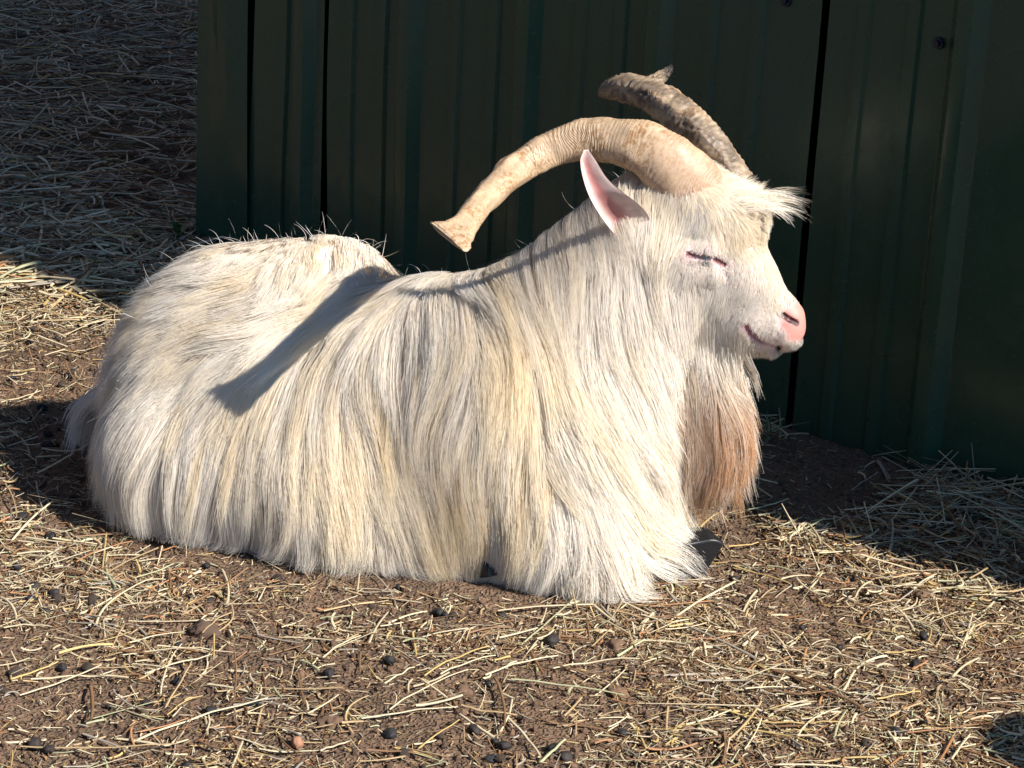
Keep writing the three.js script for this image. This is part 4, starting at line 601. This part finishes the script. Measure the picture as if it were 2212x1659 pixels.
  const tones = { pale: 'pale', tan: 'tan', golden: 'golden', brown: 'brown', grey: 'greyish', green: 'greenish', rust: 'rusty' }, list = [];
  for (const [zf, x0, y0, x1, y1, w, tone, bend] of S) {
    const a = zf(x0, y0), b = zf(x1, y1), A = onGround(...a), B = onGround(...b), len = A.distanceTo(B), lift = 0.004 + rnd() * 0.005;
    const g = stalkGeometry(0, 0, 10, w < 6), p = g.attributes.position, wm = w * 0.001 * 0.72, side = bend * len, pts = [];
    A.y += lift; B.y += lift + rnd() * 0.006; const mid = A.clone().add(B).multiplyScalar(0.5), yaw = Math.atan2(-(B.z - A.z), B.x - A.x), pit = Math.asin((B.y - A.y) / len);
    for (let i = 0; i < p.count; i++) { const u = p.getX(i) + 0.5, arc = 1 - Math.pow(2 * u - 1, 2); p.setXYZ(i, p.getX(i) * len, p.getY(i) * wm + arc * len * 0.02 * hash3(i, 3, 1) * 0 + 0.0015 * noise(u * 5, x0), p.getZ(i) * wm - side * arc); }
    g.computeVertexNormals(); const c = STRAW[tone], k = rr(0.92, 1.1), m = strawMat.clone(); m.color.setRGB(c[0] * k, c[1] * k, c[2] * k);
    const o = part('straw_stalk', g, m, scene); o.position.copy(mid); o.rotation.set(0, yaw, pit, 'YZX');
    const mx = (a[0] + b[0]) / 2, my = (a[1] + b[1]) / 2;
    list.push({ o, x: mx, base: `${len > 0.14 ? 'long' : 'short'} ${tones[tone]} straw ${w >= 7 ? 'blade' : 'stalk'} ${zone(mx, my)}`, category: 'straw', group: 'single straw stalks lying on the soil' });
  }
  // stalks that stand or lean up out of the litter: [zoom, foot, top]
  for (const [zf, x0, y0, x1, y1, w, tone] of [[z4, 690, 1245, 530, 980, 4, 'pale'], [z4, 1190, 1245, 1100, 962, 4, 'pale'], [z4, 1885, 945, 1848, 555, 3.4, 'grey'], [z4, 700, 1145, 410, 1072, 4.5, 'golden'], [z4, 1600, 960, 1705, 735, 3.4, 'grey'], [z6, 1790, 580, 1737, 408, 5.5, 'tan'], [z4, 520, 1250, 550, 1120, 3.2, 'tan'], [z4, 790, 1080, 715, 995, 3, 'grey'], [z4, 925, 1055, 850, 1008, 4.5, 'pale'], [z4, 1870, 640, 1760, 610, 2.4, 'grey'], [z4, 1215, 660, 1232, 590, 3, 'brown']]) {
    const a = zf(x0, y0), A = onGround(...a), B = atPlane(...zf(x1, y1), A, V(0, 0, 1)), len = A.distanceTo(B), g = stalkGeometry(0.03, 0, 8, true), m = strawMat.clone(), c = STRAW[tone]; m.color.setRGB(...c);
    g.scale(len, w * 0.0008, w * 0.0008); g.translate(len / 2, 0, 0); const o = part('straw_stalk', g, m, scene); A.y -= 0.004; o.position.copy(A); o.quaternion.setFromUnitVectors(V(1, 0, 0), B.sub(A).normalize());
    list.push({ o, x: a[0], base: `${tones[tone]} straw stalk sticking up ${zone(...a)}`, category: 'straw', group: 'straw stalks sticking up' });
  }
  labelAll(list);
}
{
  // droppings, clods and pebbles: [zoom, x, y, radius]
  const dung = [[z5, [[130, 145, 40], [115, 265, 40], [345, 50, 38], [240, 400, 42], [300, 420, 30], [375, 435, 38], [210, 475, 40], [395, 480, 40], [640, 490, 42], [315, 570, 40], [355, 290, 28], [1460, 1260, 45], [1225, 1060, 38], [605, 965, 42], [1920, 355, 52], [1430, 270, 28], [1450, 500, 24], [430, 965, 36], [100, 985, 42], [240, 1490, 45], [340, 1525, 38], [1285, 1640, 34], [1230, 810, 34], [750, 1230, 28], [20, 1115, 34], [1010, 1210, 34]]],
    [z6, [[545, 405, 30], [815, 585, 40], [870, 590, 27], [920, 590, 24], [1250, 595, 38], [480, 910, 45], [60, 1010, 45], [485, 1415, 44], [825, 1435, 30], [1065, 1395, 40], [1275, 1500, 40], [1210, 1475, 27], [1175, 1590, 38], [1240, 1595, 34], [580, 1560, 44], [1695, 1580, 46], [1610, 1520, 40], [2085, 1405, 40], [1165, 1085, 27], [350, 535, 24], [1600, 775, 52]]],
    [z7, [[1515, 740, 40], [1465, 930, 38], [1320, 1405, 44], [1115, 1490, 40], [1055, 1130, 24], [675, 685, 25], [935, 830, 25], [210, 340, 30], [1000, 340, 28]]],
    [z8, [[205, 395, 38], [265, 375, 28], [535, 370, 38], [600, 350, 36], [608, 400, 34], [465, 395, 22], [340, 435, 25], [170, 485, 28], [515, 520, 26], [75, 700, 34], [365, 735, 30], [415, 690, 22], [430, 655, 32], [130, 1520, 34], [300, 1640, 30], [230, 1530, 25], [285, 1020, 34], [300, 1090, 52], [570, 305, 26], [250, 860, 34], [400, 100, 28], [730, 95, 30]]]];
  const lump = (s, rough, flat, crag = 0) => { const g = new THREE.IcosahedronGeometry(1, 4), a = g.attributes.position; for (let i = 0; i < a.count; i++) { const v = V(a.getX(i), a.getY(i), a.getZ(i)), f = 1 + rough * fbm(v.x * 1.4 + s * 7, v.y * 1.4, v.z * 1.4 + s, 4) * 1.6 + crag * (0.22 * Math.abs(noise(v.x * 3 + s, v.y * 3, v.z * 3)) + 0.16 * noise(v.x * 8, v.y * 8, v.z * 8 + s) + 0.08 * noise(v.x * 18, v.y * 18, v.z * 18 + s) - 0.08); a.setXYZ(i, v.x * f, v.y * f * flat, v.z * f); } const q = g; q.deleteAttribute('uv'); q.deleteAttribute('normal'); const key = new Map(), pos = [], idx = []; for (let i = 0; i < a.count; i++) { const k = [a.getX(i), a.getY(i), a.getZ(i)].map((x) => Math.round(x * 1e4)).join(); if (!key.has(k)) { key.set(k, pos.length / 3); pos.push(a.getX(i), a.getY(i), a.getZ(i)); } idx.push(key.get(k)); } return geom(pos, idx); };
  const shapes = [1, 2, 3, 4].map((s) => lump(s, 0.24, 0.92, 0.35)), list = [];
  const dungMat = [[0.014, 0.011, 0.010], [0.022, 0.016, 0.013], [0.040, 0.028, 0.020], [0.016, 0.015, 0.016]].map((c, i) => new THREE.MeshStandardMaterial({ color: new THREE.Color().setRGB(...c), roughness: i === 2 ? 0.95 : 0.72 }));
  let n = 0;
  for (const [zf, l] of dung) for (const [x, y, r] of l) {
    const k = zf === z8 ? 2.37 : 2.765, s = r / k * 0.864 * 0.00059 * (zf === z8 ? 1.05 : 0.95) * 0.98, c = zf(x, y), p = onGround(c[0], c[1] + r / k * 0.5), o = part('goat_dropping', shapes[n % 4], dungMat[(n * 7 + (n >> 2)) % 4], scene); n++;
    o.position.copy(p); o.position.y += s * rr(0.35, 0.65); o.scale.set(s * rr(0.9, 1.3), s * rr(0.8, 1), s * rr(0.85, 1.05)); o.rotation.set(rr(-0.5, 0.5), rnd() * 6, rr(-0.5, 0.5));
    list.push({ o, x: c[0], base: `dark round goat dropping ${zone(...c)}`, category: 'dropping', group: 'goat droppings scattered on the ground' });
  }
  labelAll(list);
  const clodMat = [[0.15, 0.09, 0.055], [0.17, 0.103, 0.062], [0.105, 0.066, 0.043]].map((c) => new THREE.MeshStandardMaterial({ color: new THREE.Color().setRGB(...c), roughness: 1, bumpMap: tex(64, (u, v) => tnoise(u, v, 16, 51), false), bumpScale: 0.003 }));
  const clodShapes = [5, 6, 7].map((s) => lump(s, 0.5, 0.7, 1)), cl = [];
  for (const [zf, x, y, r, m, name, cat] of [[z5, 1405, 680, 100, 2, 'clod of dark brown soil', 'clod'], [z6, 2055, 1110, 90, 1, 'clod of brown soil', 'clod'], [z6, 2030, 800, 75, 0, 'clod of brown soil', 'clod'], [z6, 985, 1110, 62, 0, 'clod of brown soil', 'clod'], [z6, 1085, 830, 52, 0, 'clod of brown soil', 'clod'], [z6, 100, 780, 58, 2, 'clod of dark brown soil', 'clod'], [z6, 90, 1330, 85, 0, 'clod of brown soil', 'clod'], [z6, 100, 1085, 48, 0, 'clod of brown soil', 'clod'], [z7, 1080, 150, 76, 1, 'clod of brown soil', 'clod'], [z7, 1540, 450, 70, 1, 'clod of brown soil', 'clod'], [z7, 1830, 420, 45, 1, 'clod of brown soil', 'clod'], [z7, 1850, 1290, 105, 1, 'flat clod of brown soil', 'clod'], [z7, 1160, 1320, 100, 1, 'flat clod of brown soil', 'clod'], [z7, 2080, 1240, 95, 1, 'flat clod of brown soil', 'clod'], [z7, 1210, 340, 66, 1, 'clod of brown soil', 'clod'], [z7, 1390, 1010, 50, 0, 'clod of brown soil', 'clod'], [z4, 1700, 1290, 90, 2, 'clod of dark brown soil', 'clod'], [z8, 250, 560, 48, 2, 'clod of dark brown soil', 'clod'], [z8, 50, 330, 52, 2, 'clod of dark brown soil', 'clod'], [z5, 1870, 700, 55, 2, 'clod of dark brown soil', 'clod']]) {
    const k = zf === z8 ? 2.37 : 2.765, flat = name.startsWith('flat'), s = r / k * 0.864 * 0.00057, c = zf(x, y), p = onGround(c[0], c[1] + r / k * 0.35), o = part('soil_clod', clodShapes[cl.length % 3], clodMat[m], scene); o.position.copy(p); o.position.y += s * (flat ? -0.12 : 0.0); o.scale.set(s, s * (flat ? 0.4 : 1), s * (flat ? 1.3 : 1)); o.rotation.y = rnd() * 6;
    cl.push({ o, x: c[0], base: `${name} ${zone(...c)}`, category: cat, group: 'clods of soil' });
  }
  labelAll(cl);
  const pebMat = new THREE.MeshStandardMaterial({ color: new THREE.Color().setRGB(0.34, 0.17, 0.095), roughness: 0.8 });
  for (const [zf, x, y, r, label] of [[z5, 2055, 1485, 46, 'smooth reddish pebble near the bottom edge, beside a shell brown dropping'], [z5, 1120, 625, 26, 'small pinkish pebble above the pale straw, left of the dark clod']]) { const s = r / 2.765 * 0.864 * 0.00056, c = zf(x, y), p = onGround(c[0], c[1] + r / 2.765 * 0.5), o = part('pebble', shapes[1], pebMat, scene); o.position.copy(p); o.position.y += s * 0.6; o.scale.set(s * 0.85, s * 1.05, s); o.rotation.z = 0.5; tag(o, label, 'pebble'); }
  // a fence post out of the frame on the right; its shadow falls into the lower right corner
  const post = new THREE.Group(); post.name = 'fence_post'; post.position.set(1.585, 0, 1.225); scene.add(post); tag(post, 'round grey weathered wooden fence post right of the yard', 'post');
  const postG = new THREE.CylinderGeometry(0.085, 0.092, 1.0, 24, 10); { const a = postG.attributes.position; for (let i = 0; i < a.count; i++) { const k = 1 + 0.06 * noise(a.getX(i) * 30, a.getY(i) * 3, a.getZ(i) * 30); a.setX(i, a.getX(i) * k); a.setZ(i, a.getZ(i) * k); } postG.computeVertexNormals(); }
  part('shaft', postG.translate(0, 0.44, 0), new THREE.MeshStandardMaterial({ color: new THREE.Color().setRGB(0.2, 0.17, 0.14), roughness: 0.9 }), post);
  // green sprig at the corner of the shed and a blade of grass by the wall
  const leafMat = new THREE.MeshStandardMaterial({ color: new THREE.Color().setRGB(0.05, 0.13, 0.03), roughness: 0.6, side: THREE.DoubleSide });
  const leaf = (L, w) => { const pos = [], idx = []; for (let i = 0; i <= 6; i++) { const u = i / 6, h = w * Math.sin(Math.PI * Math.pow(u, 0.8)) + 0.0003; pos.push(u * L, 0.2 * u * L, -h, u * L, 0.2 * u * L + h * -0.3, 0, u * L, 0.2 * u * L, h); } for (let i = 0; i < 6; i++) for (const j of [0, 1]) { const a = i * 3 + j; idx.push(a, a + 1, a + 3, a + 1, a + 4, a + 3); } return geom(pos, idx); };
  const sprig = new THREE.Group(); sprig.name = 'green_sprig'; scene.add(sprig); sprig.position.copy(onGround(386, 520)); tag(sprig, 'small green leafy sprig at the left corner of the shed', 'plant');
  part('stem', new THREE.CylinderGeometry(0.001, 0.0014, 0.03, 6).translate(0, 0.012, 0), leafMat, sprig);
  for (let i = 0; i < 6; i++) { const l = part('leaf', leaf(0.026, 0.008), leafMat, sprig); l.position.y = 0.012 + i * 0.003; l.rotation.set(0, i * 2.2, 0.5); }
  const blade = new THREE.Group(); blade.name = 'grass_tuft'; scene.add(blade); blade.position.copy(onGround(1650, 955)); tag(blade, 'thin green grass blades in the shade right of the beard', 'grass');
  for (let i = 0; i < 4; i++) { const l = part('blade', leaf(rr(0.04, 0.07), 0.0016), leafMat, blade); l.rotation.set(0, i * 1.9, 1.15); l.position.x = i * 0.006; }
}
renderer.render(scene, camera);
